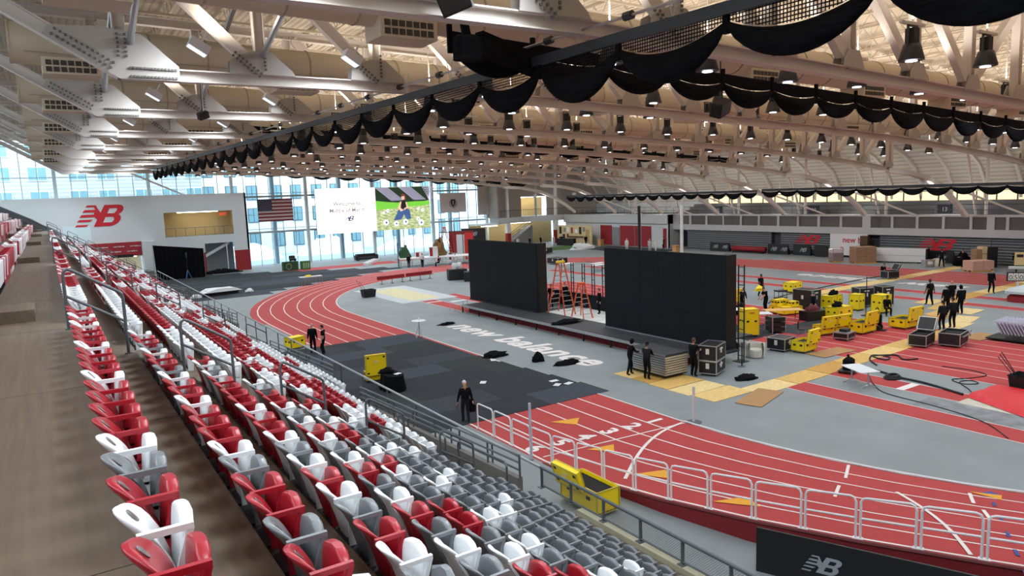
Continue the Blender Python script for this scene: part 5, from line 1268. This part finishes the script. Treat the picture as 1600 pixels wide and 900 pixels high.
for i in range(4): 
    tag(B().bev(-.55,-.4,0,.55,.4,.42,.06).build('foam_block', WHITE, None, (36.2+i*.95,91.6+i*1.45,0), .7), 'white foam block with red dots on the red runway, %s from the left' % ordinal(i+1), 'block', 'white foam blocks')
    B().cbox(-.1,-.2,.43,.28,.28,.03).build('dot', M_darkred, bpy.data.objects[-1] if False else [o for o in bpy.data.objects if o.name.startswith('foam_block')][-1])
# platform of scaffold by the glass
t = thing('grandstand_frame', 'low silver scaffold platform with white deck by the glass', 'platform', (43.6,83.0,0), -.32)
B().box(-6,-.8,1.0,6,2.2,1.1).build('deck', WHITE, t)
for k in range(9):
    for yv in (-.75,2.1): B().tube([(-5.9+k*1.47,yv,0),(-5.9+k*1.47,yv,1.0)], .04, 6).build('post', M_chrome, t)
    if k < 8: B().tube([(-5.9+k*1.47,-.75,.1),(-5.9+(k+1)*1.47,-.75,.95)], .03, 5).build('brace', M_chrome, t); B().tube([(-5.9+k*1.47,-.75,.5),(-5.9+(k+1)*1.47,-.75,.5)], .03, 5).build('brace', M_chrome, t)
for x, y, w_, h, c_, l_ in ((40.6,84.6,.9,.75,WHITE,'white red box on the scaffold platform, left'),(42.4,84.0,1.1,1.3,WHITE,'taller white red box on the scaffold platform')):
    t = thing('display_box', l_, 'box', (x,y,1.1), -.32); B().box(-w_/2,-.4,0,w_/2,.4,h).build('body', c_, t); B().box(-w_/2,-.42,.1,-w_/2+.4,-.4,h-.1).build('red_print', M_darkred, t)
heap('brown dried plants standing on the scaffold platform', 43.6,84.6,2.0,.8,1.9, mat('brown foliage',(112,84,44),.9,noise=.4,scale=6.,bump=.6), 1.1, name='plants', cat='plants', seed=14)
heap('dark green hedge on the scaffold platform left of the brown plants', 39.0,85.6,1.6,.6,1.3, M_green, 1.1, name='plants', cat='plants', seed=15)
ladder_truss('black upright ladder truss on the carpet left of the scaffold platform', 37.6,84.5,0,3.2)
t = thing('red_mast', 'red padded mast rising from the scaffold platform', 'mast', (45.2,83.2,1.1)); B().lathe([(.05,0),(.05,4.2)],8).build('pole', M_lb, t); B().lathe([(.16,.4),(.16,2.6)],10).build('padding', M_darkred, t)
t = thing('goal_frame', 'dark tall frame standing at the glass left of the red panels', 'frame', (46.5,86.5,0), -.6)
for a, b_ in (((-1.6,0,0),(-1.6,0,4)),((1.6,0,0),(1.6,0,4)),((-1.6,0,4),(1.6,0,4))): B().tube([a,b_], .06, 6).build('tube', M_lb, t)
stepladder('silver stepladder in front of the glass near the white flag', (46.6,88.6,0), 4.6, 2.2, .9, .7, 12, M_org)
t = thing('display_wall', 'red display wall with a white door panel and shelves by the glass', 'display', (48.9,88.0,0), -.97)
B().box(-1.9,-.06,.9,1.9,.06,4.0).build('back', M_darkred, t); B().box(-.65,-.2,.05,.55,-.06,3.5).build('white_panel', WHITE, t); B().box(.6,-.16,0,1.9,-.06,3.7).build('red_panel', mat('bright red print',(198,44,40),.5), t)
for k in range(6): B().box(-1.85,-.1,1.2+.42*k,-.75,-.06,1.25+.42*k).build('shelf', M_black, t)
for k in range(3): B().cbox(1.3+.15*k,-.17,2.4-.4*k,.2,.01,.14).build('mark', M_black, t)
for s in (-1,1): B().box(s*1.85-.05,-.3,0,s*1.85+.05,.3,.9).build('foot', M_lb, t)
t = thing('emblem_panel', 'black panel with a small silver emblem right of the red display wall', 'display', (53.5,92.5,0), -.97); B().box(-2,-.06,0,2,.06,4.0).build('back', M_black, t); emblem('panel_emblem', M_logo, (-.5,-.07,2.9), (1,0,0), (0,0,1), .6, t)
t = thing('picture_wall', 'pale plywood wall hung with framed pictures before the far corner', 'display', (74.7,95.0,0), -1.42)
B().box(-4.0,-.06,0,4.0,.06,3.25).build('board', mat('pale plywood wall',(204,184,140),.8), t)
for i, (x, z, w_, h, m_) in enumerate(((-3.2,2.4,.5,1.2,M_black),(-2.2,2.5,.4,.7,M_grey),(-2.4,1.3,.5,.9,M_black),(-3.3,1.0,.5,.6,M_black),(-1.4,2.5,.6,.8,WHITE),(-.5,2.4,.4,1.0,M_darkred),(.5,2.3,.6,.6,WHITE),(1.4,2.4,.5,1.2,M_black),(2.2,2.6,.5,.7,M_grey),(-1.5,1.5,.4,.6,M_darkred),(3.0,1.6,.7,2.0,mat('plywood inset',(176,150,104),.8)))): B().cbox(x,-.08,z,w_,.04,h).build('picture', m_, t)
B().box(-1.2,-.4,1.35,2.2,-.06,1.42).build('shelf', M_black, t)
t = thing('counter', 'black counter in front of the picture wall', 'counter', (72.6,94.6,0), -1.42); B().box(-1.9,-.35,0,1.9,.35,1.15).build('body', M_black, t); B().box(-2,-.4,1.15,2,.4,1.2).build('top', M_lb, t)
tag(B().box(66,-.0,0,73.4,6.2,.03).build('turf_mat', mat('green turf',(70,104,50),.95,noise=.2,scale=8.), None, (-1.0,88.2,0)), 'green turf mat in front of the picture wall', 'mat')
M_wood = mat('light wood block', (196,146,90), .7)
for x, y, l_ in ((72.2,69.4,'light wooden plinth behind the white vaulting upright'),(75.2,88.8,'light wooden plinth in front of the dark red wall panel')): 
    t = thing('wooden_plinth', l_, 'plinth', (x,y,0)); B().bev(-.35,-.35,0,.35,.35,.95,.02).build('body', M_wood, t); B().box(-.42,-.42,.95,.42,.42,1.03).build('top', M_wood, t)
heap('white covered bundle lying on the far grey floor', 69.2,86.5,4.6,1.8,.8, WHITE, name='covered_bundle', cat='cover', seed=31)
t = thing('speaker_box', 'black box stack with emblem left of the left LED wall', 'box', (36.3,66.6,0), -.3)
B().bev(-1,-.6,0,1,.6,1.15,.02).build('body', M_black, t)
t = thing('speaker_box', 'longer black box with two silver emblems left of the left LED wall', 'box', (37.2,64.2,0), -.45); B().bev(-1.2,-.7,0,1.6,.7,1.0,.02).build('body', M_black, t)
for s in (-.7,.5): emblem('box_emblem', M_logo, (s,-.71,.3), (1,0,0), (0,0,1), .35, t)
for x in (36.0,36.6): tag(B().lathe([(.22,0),(.28,.35),(.24,.62),(.16,.66),(.12,.6)], 12).build('foam_ring', WHITE, None, (x,66.6,1.15)), 'white foam ring on the black box, %s one' % ('left' if x < 36.3 else 'right'), 'ring')
for i,(x,y) in enumerate(((49.5,64.5),(52.0,62.0),(55,63),(50.8,60.5))): table('white table on the grey floor behind the black trusses, %s from the left' % ordinal(i+1), x, y, .2, 1.9, .8, .75, WHITE, style='F')
# curtain by the emblem wall
t = thing('black_curtain', 'tall black drape on a frame before the emblem wall', 'curtain', (13.4,95.6,0), .0)
rows = []
for k in range(2): rows.append([(-2.8+5.6*i/40+(.3 if k == 0 and i == 0 else 0), .1*math.sin(i*1.7)+.0, (.02 if k == 0 else 4.35-.75*i/40)) for i in range(41)])
b = B(); b.smooth = True; b.grid(rows); b.grid([[(x,y+.06,z) for x,y,z in r] for r in rows[::-1]]); b.build('drape', M_blackcloth, t)
B().tube([(-2.85,.05,4.38),(2.85,.05,3.62)], .04, 6).build('crossbar', M_chrome, t)
for x, h in ((-2.85,4.38),(2.85,3.62)): B().tube([(x,.05,0),(x,.05,h)], .04, 6).build('upright', M_chrome, t); B().cbox(x,.05,.02,.5,.5,.03).build('base_plate', M_lb, t)
t = thing('tripod', 'blue step stool with a light stand before the black drape', 'stand', (14.1,95.0,0)); 
for a in range(3): B().tube([(.45*math.cos(a*2.1),.45*math.sin(a*2.1),0),(0,0,1.1)], .03, 6).build('leg', mat('blue step',(90,130,190),.5), t)
B().lathe([(.03,1.0),(.03,2.9)],8).build('pole', M_black, t); B().lathe([(.05,2.6),(.12,3.1),(.05,3.3)],8).build('lamp_head', M_lb, t)
post('pale upright post before the grey shutter doorway', 19.8,99.4,0,3.7, WHITE, .3, .05)
heap('rolled black cloth in front of the grey shutter doorway', 18.8,98.6,4.2,1.0,.5, seed=40)
# ------------------------------------------------------------------ flags and video screen
M_flagr = mat('flag red',(120,36,44),.8); M_flagw = mat('flag white',(190,176,176),.8); M_flagb = mat('flag blue',(34,38,66),.8)
t = thing('hanging_flag', 'striped national flag with stars hanging at the glass wall', 'flag', (25.5,YG-.17,6.28))
for i in range(13): 
    x0 = 2.0 if i < 7 else 0; z1 = 3.2*(13-i)/13; B().box(x0,0,z1-3.2/13,4.95,.03,z1).build('stripe', M_flagr if i%2 == 0 else M_flagw, t)
B().box(0,-.004,3.2*6/13,2.0,.03,3.2).build('canton', M_flagb, t)
sb = B()
for r_ in range(9):
    for c_ in range(6 if r_%2 == 0 else 5):
        x = .16+.335*c_+(0 if r_%2 == 0 else .168); z = 1.6+.175*r_
        pts = [(x+(.07 if k%2 == 0 else .028)*math.sin(k*PI/5), -.008, z+(.07 if k%2 == 0 else .028)*math.cos(k*PI/5)) for k in range(10)]; sb._add(pts, [tuple(range(10))])
o = sb.build('star', M_flagw, t); o['kind'] = 'stuff'
t = thing('hanging_flag', 'white state flag with a blue shield hanging at the glass wall', 'flag', (54.6,YG-.17,6.25))
B().box(0,0,0,4.9,.03,3.2).build('cloth', mat('flag grey white',(196,184,182),.8), t)
sh = [(2.0,2.15),(2.9,2.15),(2.92,1.6),(2.75,1.1),(2.45,.85),(2.15,1.1),(1.98,1.6)]
B().slab(sh,'y',-.012,0).build('shield', M_flagb, t); B().slab([(2.36,1.9),(2.54,1.9),(2.5,1.2),(2.4,1.2)],'y',-.02,-.012).build('figure', mat('flag gold',(190,176,130),.7), t); B().tube([(1.85,-.02,1.9),(1.85,-.02,1.1),(2.45,-.02,.68),(3.05,-.02,1.1),(3.05,-.02,1.9)], .05, 6).build('ribbon', M_flagb, t)
t = thing('video_screen', 'wide lit video screen hanging before the glass, white left half and picture right half', 'screen', (33.4,YG-1.6,4.03))
M_sw = mat('lit screen white', (255,255,255), .5, emit=1.5)
def em(name, rgb, e=1.0): return mat(name, rgb, .5, emit=e)
B().box(0,.03,0,18.6,.3,6.65).build('cabinet', M_black, t); B().box(9.1,.3,2,9.5,.92,2.4).build('bracket', M_black, t); B().box(9.1,.3,5,9.5,.92,5.4).build('bracket', M_black, t)
B().box(0,0,0,9.35,.03,6.65).build('white_half', M_sw, t)
M_stx = em('screen grey text', (150,140,138), .5)
for s, z, sz in (('Welcome to',4.55,.85),('Middle of March',3.55,.85)): text('screen_text', s, M_stx, frame((4.8,-.06,z-.45), (1,0,0), (0,0,1)), t, size=sz, align='CENTER', bold=.02)
emblem('screen_emblem', em('screen purple',(70,50,100),.6), (4.2,-.06,1.75), (1,0,0), (0,0,1), .75, t)
pic = B(); pic.box(9.35,0,0,18.6,.03,6.65); pic_o = pic.build('picture_half', em('screen lawn',(196,206,120),1.0), t)
mm = MATS['screen lawn']; n = mm.node_tree.nodes; l = mm.node_tree.links; p = n['Principled BSDF']
tc = n.new('ShaderNodeTexCoord'); nz = n.new('ShaderNodeTexNoise'); nz.inputs['Scale'].default_value = 1.6; nz.inputs['Detail'].default_value = 6; mpn = n.new('ShaderNodeMapping'); mpn.inputs['Scale'].default_value = (1,1,2.5); l.new(tc.outputs['Object'], mpn.inputs[0]); l.new(mpn.outputs[0], nz.inputs['Vector'])
rmp = n.new('ShaderNodeValToRGB'); rmp.color_ramp.elements[0].position = .36; rmp.color_ramp.elements[1].position = .66; rmp.color_ramp.elements[0].color = lin((140,180,110))+(1,); rmp.color_ramp.elements[1].color = lin((246,238,190))+(1,); l.new(nz.outputs[0], rmp.inputs[0]); l.new(rmp.outputs[0], p.inputs['Emission Color']); p.inputs['Base Color'].default_value = (0,0,0,1)
def flat(name, poly, m_, off): return B().slab(poly,'y',-off,-off+.002).build(name, m_, pic_o)
flat('hedge', [(9.4,4.2),(9.4,6.6),(18.55,6.6),(18.55,4.4),(15,4.0),(12,4.3)], em('screen hedge',(28,52,34),.8), .01)
flat('grass_band', [(9.4,3.2),(9.4,4.6),(12.5,4.2),(16,4.3),(18.55,4.3),(18.55,3.7),(14,3.4)], em('screen grass',(110,190,60),1.0), .012)
ng = B()
for x0 in (9.5,13.4,17.4):
    for k in range(7):
        a = (x0+.32*k, 6.58); bq = (min(18.5,x0+.32*k+2.6), 4.5); ng.bar((a[0],-.016,a[1]),(bq[0],-.016,bq[1]),.004,.05)
    for k in range(8): z = 6.5-.26*k; xx = x0+.32*k*1.0; ng.bar((xx,-.016,z),(min(18.5,xx+2.0),-.016,z+.0),.004,.045)
o = ng.build('goal_net', em('screen net',(206,200,226),.9), pic_o); o['kind'] = 'stuff'
skn = em('screen skin',(236,186,166),.9); blk = em('screen black',(24,24,30),.5); den = em('screen denim',(60,90,140),.8)
flat('figure_legs', [(12.2,1.5),(13.2,3.2),(14.3,3.3),(15.0,3.0),(15.2,1.6),(14.4,1.5),(14.0,2.4),(13.6,1.6),(13.0,1.5)], den, .02); flat('figure_torso', [(13.5,3.1),(13.6,4.4),(14.0,4.6),(14.5,4.4),(14.6,3.1)], blk, .022)
flat('figure_arm', [(13.0,3.4),(13.5,4.4),(13.7,4.3),(13.4,3.4),(14.0,3.0),(13.5,2.8)], skn, .024); flat('figure_arm', [(14.5,4.3),(14.8,3.4),(14.1,3.0),(14.0,3.2),(14.5,3.5),(14.35,4.2)], skn, .024)
flat('figure_head', [(14.0+.32*math.cos(2*PI*k/12),5.0+.42*math.sin(2*PI*k/12)) for k in range(12)], skn, .026); flat('figure_hair', [(13.65,5.1),(13.7,5.5),(14.1,5.6),(14.4,5.3),(14.45,4.4),(14.25,4.6),(14.2,5.2)], em('screen hair',(120,60,60),.8), .028)
for i,(x,z,r_) in enumerate(((10.9,1.2,.45),(12.6,.95,.42),(14.2,1.15,.45),(16.9,.9,.48),(11.3,3.0,.26),(10.6,2.7,.22),(17.3,2.9,.26),(16.5,3.1,.2),(16.4,1.5,.3))):
    flat('ball', [(x+r_*math.cos(2*PI*k/12),z+r_*math.sin(2*PI*k/12)) for k in range(12)], em('screen ball',(236,240,248),1.0), .03); flat('ball_patch', [(x+.05+r_*.38*math.cos(2*PI*k/5),z+r_*.38*math.sin(2*PI*k/5)) for k in range(5)], em('screen patch',(40,60,110),.6), .034)
cb = B()
for x in (2,6,12,16.5): cb.tube([(x,.15,6.65),(x,.15,10)], .03, 5)
cb.build('hanger', M_chrome, t)
# ------------------------------------------------------------------ people
M_skin = mat('skin', (196,148,124), .6); M_skin2 = mat('skin dark', (112,76,58), .6); M_bk1 = mat('black clothing', (20,20,23), .9, spec=.1); M_bk2 = mat('charcoal clothing', (34,35,40), .9, spec=.1); M_shoe = mat('dark shoe', (16,16,18), .6)
M_wc = mat('white clothing', (206,204,200), .85); M_eye = mat('eye dark', (30,24,22), .3)
HAIR = {'blond': mat('blond hair', (186,142,92), .7), 'dark': mat('dark hair', (24,20,20), .7), 'grey': mat('grey hair', (150,146,142), .7), 'brown': mat('brown hair', (74,52,40), .7)}
def ik(a, c, la, lb_, bend):
    d = c-a; L = min(d.length, (la+lb_)*.999); d.normalize(); c = a+d*L
    x = (la*la-lb_*lb_+L*L)/(2*L); h = math.sqrt(max(0., la*la-x*x)); b = bend-d*bend.dot(d)
    if b.length < 1e-4: b = Vector((1,0,0))
    b.normalize(); return a+d*x+b*h, c
def person(label, x, y, rz, h=1.78, z=0., top=None, legs=None, skin=None, hair='dark', sleeves=True, lean=0., pel=.95, feet=((.02,.1),(-.02,-.1)), hl=(.06,.27,.8), hr=(.06,-.27,.8), look=0., hood=False, cap=None, longhair=False, bald=False, beard=False, backpack=False, group=None):
    top = top or M_bk1; legs = legs or M_bk1; skin = skin or M_skin
    s = h/1.78; V = Vector
    root = thing('person', label, 'person', (x,y,z), rz, group)
    pv = V((0,0,pel)); rot = Matrix.Rotation(lean,3,'Y')
    def up(v): return pv+rot@(V(v)-V((0,0,.95)))
    J = {'pel':pv,'spi':up((-.01,0,1.14)),'che':up((0,0,1.34)),'nek':up((-.01,0,1.47)),'nk2':up((.015,0,1.545))}
    lk = []
    for n_, sg, hand, ft in (('l',1,hl,feet[0]),('r',-1,hr,feet[1])):
        sh = up((-.01,sg*.18,1.415)); hd = V(hand) if hand[2] > -5 else V((0,0,0))
        el, wr = ik(sh, hd, .285, .26, V((-.5,sg*.35,-.6)))
        hp = pv+V((0,sg*.085,-.03)); an = V((ft[0],ft[1],.085+ (ft[2] if len(ft) > 2 else 0)))
        kn, an = ik(hp, an, .44, .42, V((1,sg*.12,0)))
        J.update({'s'+n_:sh,'e'+n_:el,'w'+n_:wr,'h'+n_:hp,'k'+n_:kn,'a'+n_:an,'t'+n_:an+V((.15,sg*.025,-.045)), 'hl'+n_:an+V((-.045,0,-.035))})
    names = list(J); idx = {k:i for i,k in enumerate(names)}
    E_ = [('pel','spi'),('spi','che'),('che','nek'),('nek','nk2')]
    for n_ in 'lr': E_ += [('che','s'+n_),('s'+n_,'e'+n_),('e'+n_,'w'+n_),('pel','h'+n_),('h'+n_,'k'+n_),('k'+n_,'a'+n_),('a'+n_,'t'+n_)]
    names = [k for k in names if not k.startswith('hl') or len(k) < 3]; idx = {k:i for i,k in enumerate(names)}
    me = bpy.data.meshes.new('body'); me.from_pydata([tuple(J[k]) for k in names], [(idx[a],idx[b]) for a,b in E_], [])
    o = bpy.data.objects.new('body', me); COL.objects.link(o)
    md = o.modifiers.new('skin','SKIN'); md.use_smooth_shade = True
    if not me.skin_vertices: me.skin_vertices.new()
    RAD = {'pel':(.175,.13),'spi':(.168,.125),'che':(.19,.13),'nek':(.07,.065),'nk2':(.056,.056),'s':(.092,.085),'e':(.064,.06),'w':(.038,.034),'h':(.112,.105),'k':(.08,.076),'a':(.056,.056),'t':(.045,.034)}
    for k in names:
        r = RAD.get(k) or RAD[k[0]]; sv = me.skin_vertices[0].data[idx[k]]; sv.radius = (r[0], r[1]); sv.use_root = (k == 'pel')
    sb_ = o.modifiers.new('sub','SUBSURF'); sb_.levels = 1; sb_.render_levels = 1
    bpy.context.view_layer.update()
    me2 = bpy.data.meshes.new_from_object(o.evaluated_get(bpy.context.evaluated_depsgraph_get()))
    bpy.data.objects.remove(o); bpy.data.meshes.remove(me)
    b = B(); b.smooth = True
    vs = [tuple(v.co) for v in me2.vertices]; fs = [tuple(p.vertices) for p in me2.polygons]; bpy.data.meshes.remove(me2)
    segs = [(J[a],J[c],a,c) for a,c in E_]
    def near(p):
        best = (9e9,None,0)
        for a,c,na,nc in segs:
            d = c-a; t_ = max(0,min(1,(p-a).dot(d)/d.length_squared)); q = (p-a-d*t_).length
            if q < best[0]: best = (q,(na,nc),t_)
        return best
    b.v = vs; b.f = fs; b.sm = [True]*len(fs); b.mi = []
    for f in fs:
        c = V((0,0,0))
        for i in f: c += V(vs[i])
        c /= len(f); _, (na,nc), t_ = near(c)
        if nc == 'nk2': mi = 2
        elif nc[0] == 'w' and nc != 'w': mi = 0 if sleeves else 2
        elif nc[0] == 'e': mi = 0 if (sleeves or t_ < .75) else 2
        elif nc[0] == 't' : mi = 3
        elif nc[0] == 'a': mi = 1 if t_ < .9 else 3
        elif nc[0] in 'hk' : mi = 1
        elif nc == 'spi': mi = 1 if t_ < .12 else 0
        else: mi = 0
        b.mi.append(mi)
    # head with nose, ears and eyes
    hc = up((.035,0,1.66)); HR = rot @ Matrix.Rotation(look,3,'Z'); start = len(b.v); b.cur = 2
    def hp_(v): return tuple(hc+HR@V(v))
    rows = []
    for i in range(11):
        a = PI*i/10; zz = .118*math.cos(a); r = math.sin(a); rows.append([hp_((.098*r*math.cos(t_)*(1.0 if math.cos(t_) < 0 else .92+.06*(zz < 0)) + (.012 if zz < -.03 and math.cos(t_) > 0 else 0), .077*r*math.sin(t_)*(1 if zz > -.02 else 1+2.2*(zz+.02)), zz)) for t_ in [2*PI*k/14 for k in range(14)]])
    b.grid(rows, closed=True)
    b._add([hp_(q) for q in ((.088,-.012,.0),(.088,.012,.0),(.118,0,-.022),(.09,0,.03),(.09,0,-.03))], [(0,2,3),(3,2,1),(0,4,2),(2,4,1)])
    for sg in (-1,1):
        b._add([hp_((.0+.02*math.cos(k*PI/3),sg*.082,.0+.032*math.sin(k*PI/3))) for k in range(6)]+[hp_((.0,sg*.07,0))], [(k,(k+1)%6,6) for k in range(6)])
    b._add([hp_(q) for q in ((.089,-.025,-.05),(.089,.025,-.05),(.09,.02,-.058),(.09,-.02,-.058))], [(0,1,2,3)])
    b.cur = 4
    for sg in (-1,1): b._add([hp_((.084,sg*.032+.012*math.cos(k*PI/3),.012+.007*math.sin(k*PI/3))) for k in range(6)], [tuple(range(6))])
    # hands: palm and five unequal bent fingers
    b.cur = 2
    for n_, sg in (('l',1),('r',-1)):
        d = (J['w'+n_]-J['e'+n_]).normalized(); sd = d.cross(V((0,0,1)) if abs(d.z) < .9 else V((1,0,0))).normalized(); pn = sd.cross(d)
        if abs(d.z) > .7: sd = V((1,0,0))-d*d.x; sd.normalize(); pn = d.cross(sd)*(-sg)
        w0 = J['w'+n_]; pm = w0+d*.09
        b.tube([w0-d*.01, w0+d*.035, pm], [.027,.036,.034], 8)
        for q, (off, ln_) in enumerate(((-.027,.062),(-.009,.075),(.009,.07),(.027,.055))):
            p0 = pm+sd*off-d*.01; p1 = p0+d*ln_*.5+pn*.006; p2 = p1+d*ln_*.42+pn*.022; b.tube([p0,p1,p2], [.0095,.009,.007], 5)
        p0 = w0+d*.03+sd*.03; p1 = p0+sd*.025+d*.025; b.tube([p0,p1,p1+d*.03+pn*.008], [.011,.01,.008], 5)
    b.xform(Matrix.Diagonal((s,s,s,1)))
    b.build('body', [top, legs, skin, M_shoe, M_eye], root)
    hb_ = B(); hb_.smooth = True; MH = HAIR[hair]
    def cap_(zmin, k, nm, m_, back=0.):
        g = B(); g.smooth = True; rw = []
        for i in range(8):
            row_ = []
            for t_ in [2*PI*q/14 for q in range(14)]:
                fr = math.cos(t_); lim = zmin+ (.06 if fr > .3 else -back*max(0,-fr)); a = i/7*math.acos(max(-.95,min(1,lim/.118)))
                row_.append(tuple(q*s for q in hp_((.098*k*math.sin(a)*fr-.004, .077*k*math.sin(a)*math.sin(t_), .118*k*math.cos(a)))))
            rw.append(row_)
        g.grid(rw, closed=True); return g.build(nm, m_, root)
    if hood:
        cap_(-.08, 1.22, 'hood', top, .05)
    elif not bald: cap_(.0, 1.08, 'hair', MH, .06)
    if longhair: 
        g = B(); g.smooth = True; g.tube([tuple(q*s for q in hp_(v)) for v in ((-.085,0,.02),(-.12,0,-.06),(-.11,0,-.17),(-.1,0,-.26))], [.05,.055,.045,.02], 8); g.build('ponytail', MH, root)
    if beard:
        g = B(); g.smooth = True; g.grid([[tuple(q*s for q in hp_((.1*math.cos(t_),.078*math.sin(t_),zz))) for t_ in [-1.2+2.4*k/8 for k in range(9)]] for zz in (-.035,-.07,-.105)]); g.build('beard', MH, root)
    if cap:
        cap_(.03, 1.12, 'cap', cap)
        g = B(); g.grid([[tuple(q*s for q in hp_((r*math.cos(t_),.085*math.sin(t_)*r/.1,.045))) for t_ in [-.8+1.6*k/6 for k in range(7)]] for r in (.095,.16)]); g.build('cap_brim', cap, root)
    if backpack: B().bev(-.3*s,-.17*s,1.0*s,-.1*s,.17*s,1.45*s,.05).build('backpack', M_bk2, root)
    return root
W = lambda st: ((st,.09),(-st,-.09))
G = 'crew in black'
wm = person('woman in black with a white cap and ponytail walking away over the dark carpet', 12.98,23.65,1.25,1.72, legs=M_bk2, hair='blond', longhair=True, cap=M_wc, feet=W(.12), hl=(.02,.33,.86), hr=(.0,-.32,.84))
tag(heap('dark jacket in the right hand of the walking woman', 13.3,23.72,.3,.36,.42, z=.42, name='jacket', cat='jacket', seed=3), 'dark jacket hanging from the right hand of the walking woman', 'jacket')
tag(B().tube([(.0,.07*math.cos(2*PI*k/12),.1*math.sin(2*PI*k/12)) for k in range(12)], .012, 5, closed=True).build('cable_loop', M_black, None, (12.66,23.75,.74)), 'small black cable loop in the left hand of the walking woman', 'cable')
person('bald man in black with his back turned at the left carpet edge', 12.35,40.6,1.2,1.82, hair='grey', bald=True)
person('man in black tee beside the bald man at the left carpet edge', 12.75,39.9,2.6,1.76, sleeves=False, cap=M_bk2)
person('crew member in a black hood leaning on the trolley of decks', 22.75,24.9,-.25,1.76, hood=True, lean=.12, hl=(.42,.2,1.12), hr=(.45,-.12,1.12), feet=((.1,.1),(-.22,-.1)))
person('crew member in a black beanie pushing the trolley, back to the camera', 22.72,23.75,.35,1.78, top=M_bk2, cap=M_bk1, hair='dark', hl=(.42,.16,1.08), hr=(.45,-.14,1.08), lean=.08)
person('bearded man in a black tee holding the two stacked cases', 24.72,22.72,.15,1.86, sleeves=False, beard=True, hair='brown', hl=(.42,.16,1.2), hr=(.42,-.12,1.22))
person('man in black walking towards the camera on the right', 59.5,24.9,-2.2,1.84, feet=W(.14))
person('man in a black tee walking away, left of the right hand group', 51.3,25.3,1.2,1.84, sleeves=False, skin=M_skin2, feet=W(.18), hl=(.05,.36,.86), hr=(.0,-.36,.86))
person('fair haired man in a black tee behind the capped man', 51.4,23.9,1.1,1.84, sleeves=False, hair='blond', hl=(.05,.4,.92), feet=W(.1))
person('man in a black hoodie and grey cap standing on the plywood', 49.2,23.2,.9,1.84, cap=M_wc)
person('person in a black hooded coat standing right of the capped man', 49.05,22.25,1.0,1.9, hood=True)
person('man in a black jacket, left of the front pair by the bin case', 43.0,20.45,1.0,1.78, top=M_bk2, cap=M_bk2)
person('man in a black jacket, right of the front pair by the bin case', 44.1,20.4,.9,1.86, top=M_bk2)
person('man in a black tee walking past the far left yellow cases', 47.0,36.1,-1.6,1.82, sleeves=False, skin=M_skin2, feet=W(.16))
person('man in black working at the white table, left one', 40.4,32.6,-1.9,1.78, lean=.25, hl=(.45,.1,.95), hr=(.45,-.15,.95))
person('man in black working at the white table, right one', 41.6,31.5,2.9,1.8, sleeves=False, lean=.3, hl=(.5,.1,.92), hr=(.5,-.12,.92))
person('person in a blue cap bending among the yellow cases', 42.6,28.6,-2.4,1.76, top=mat('navy jacket',(24,32,48),.9), cap=mat('blue white cap',(90,110,140),.7), lean=.6, hl=(.45,.15,.6), hr=(.45,-.15,.6))
person('man in black sitting in front of the upright yellow case', 45.6,25.2,-2.3,1.78, pel=.55, skin=M_skin2, feet=((.4,.14),(.42,-.14)), hl=(.38,.14,.62), hr=(.38,-.14,.62), lean=.15)
person('worker in black crouching behind the far open case', 64.0,35.9,-1.9,1.78, pel=.5, lean=.35, feet=((.25,.12),(-.05,-.12)), hl=(.42,.15,.6), hr=(.42,-.15,.6))
person('man in black facing the far bleachers beside the silver box', 74.2,35.6,.4,1.84, feet=((.05,.2),(-.05,-.2)), hl=(.2,.4,1.15), hr=(.2,-.4,1.1))
person('person in black carrying white paper by the far right cartons', 75.2,34.1,2.6,1.78, hl=(.35,.12,1.05), hr=(.35,-.12,1.05))
person('person in black bending over at the far right edge', 78.0,30.4,2.8,1.8, lean=1.1, hl=(.5,.15,.5), hr=(.5,-.15,.5))
person('person in black and red cap in front of the scaffold platform, left', 38.4,83.2,.8,1.76, cap=M_darkred)
person('person in a white shirt in front of the scaffold platform', 39.8,82.1,.9,1.8, top=M_wc, feet=W(.16), hl=(.2,.3,1.1))
person('person in black vest sitting before the scaffold platform', 41.6,81.0,2.4,1.74, sleeves=False, pel=.6, feet=((.4,.12),(.42,-.12)), hl=(.35,.1,.7), hr=(.35,-.1,.7))
person('person in white standing at the left of the far picture wall', 71.0,96.0,-1.4,1.8, top=M_wc, legs=M_wc)
person('person in black standing beside the person in white far away', 72.3,95.4,-1.4,1.8)
person('person in black at the counter of the far picture wall', 74.2,91.4,-1.8,1.78, lean=.1)
person('person in black, one of the far group by the red based column', 69.2,97.2,-1.2,1.76)
person('person in grey, another of the far group by the red based column', 67.4,97.8,-1.6,1.74, top=M_bk2)
person('person in white, leftmost of the far group under the stairs', 65.3,98.2,-1.6,1.74, top=M_wc)
M_man = mat('white mannequin', (214,212,206), .6)
person('white mannequin figure near the far corner, left one', 70.9,77.9,-2.2,1.8, top=M_man, legs=M_man, skin=M_man, bald=True)
person('white mannequin figure near the far corner, middle one', 72.0,74.3,-2.0,1.8, top=M_man, legs=M_man, skin=M_man, bald=True)
person('white mannequin figure near the far corner, right one', 72.3,73.4,-2.6,1.78, top=M_man, legs=M_man, skin=M_man, bald=True, feet=W(.15))
person('person in black by the red post in the far corner', 75.9,75.4,2.4,1.8, feet=W(.1))
person('man in black at the right edge of the left LED wall', 29.6,40.5,-2.6,1.8, z=.6, hl=(.3,.2,1.0), sleeves=False)
person('worker in black standing behind the tall orange ladder', 30.9,40.6,-2.4,1.78, z=.6, hl=(.3,.2,1.2))
person('worker in black standing behind the shorter orange ladder', 30.6,36.4,2.8,1.76, z=.6)
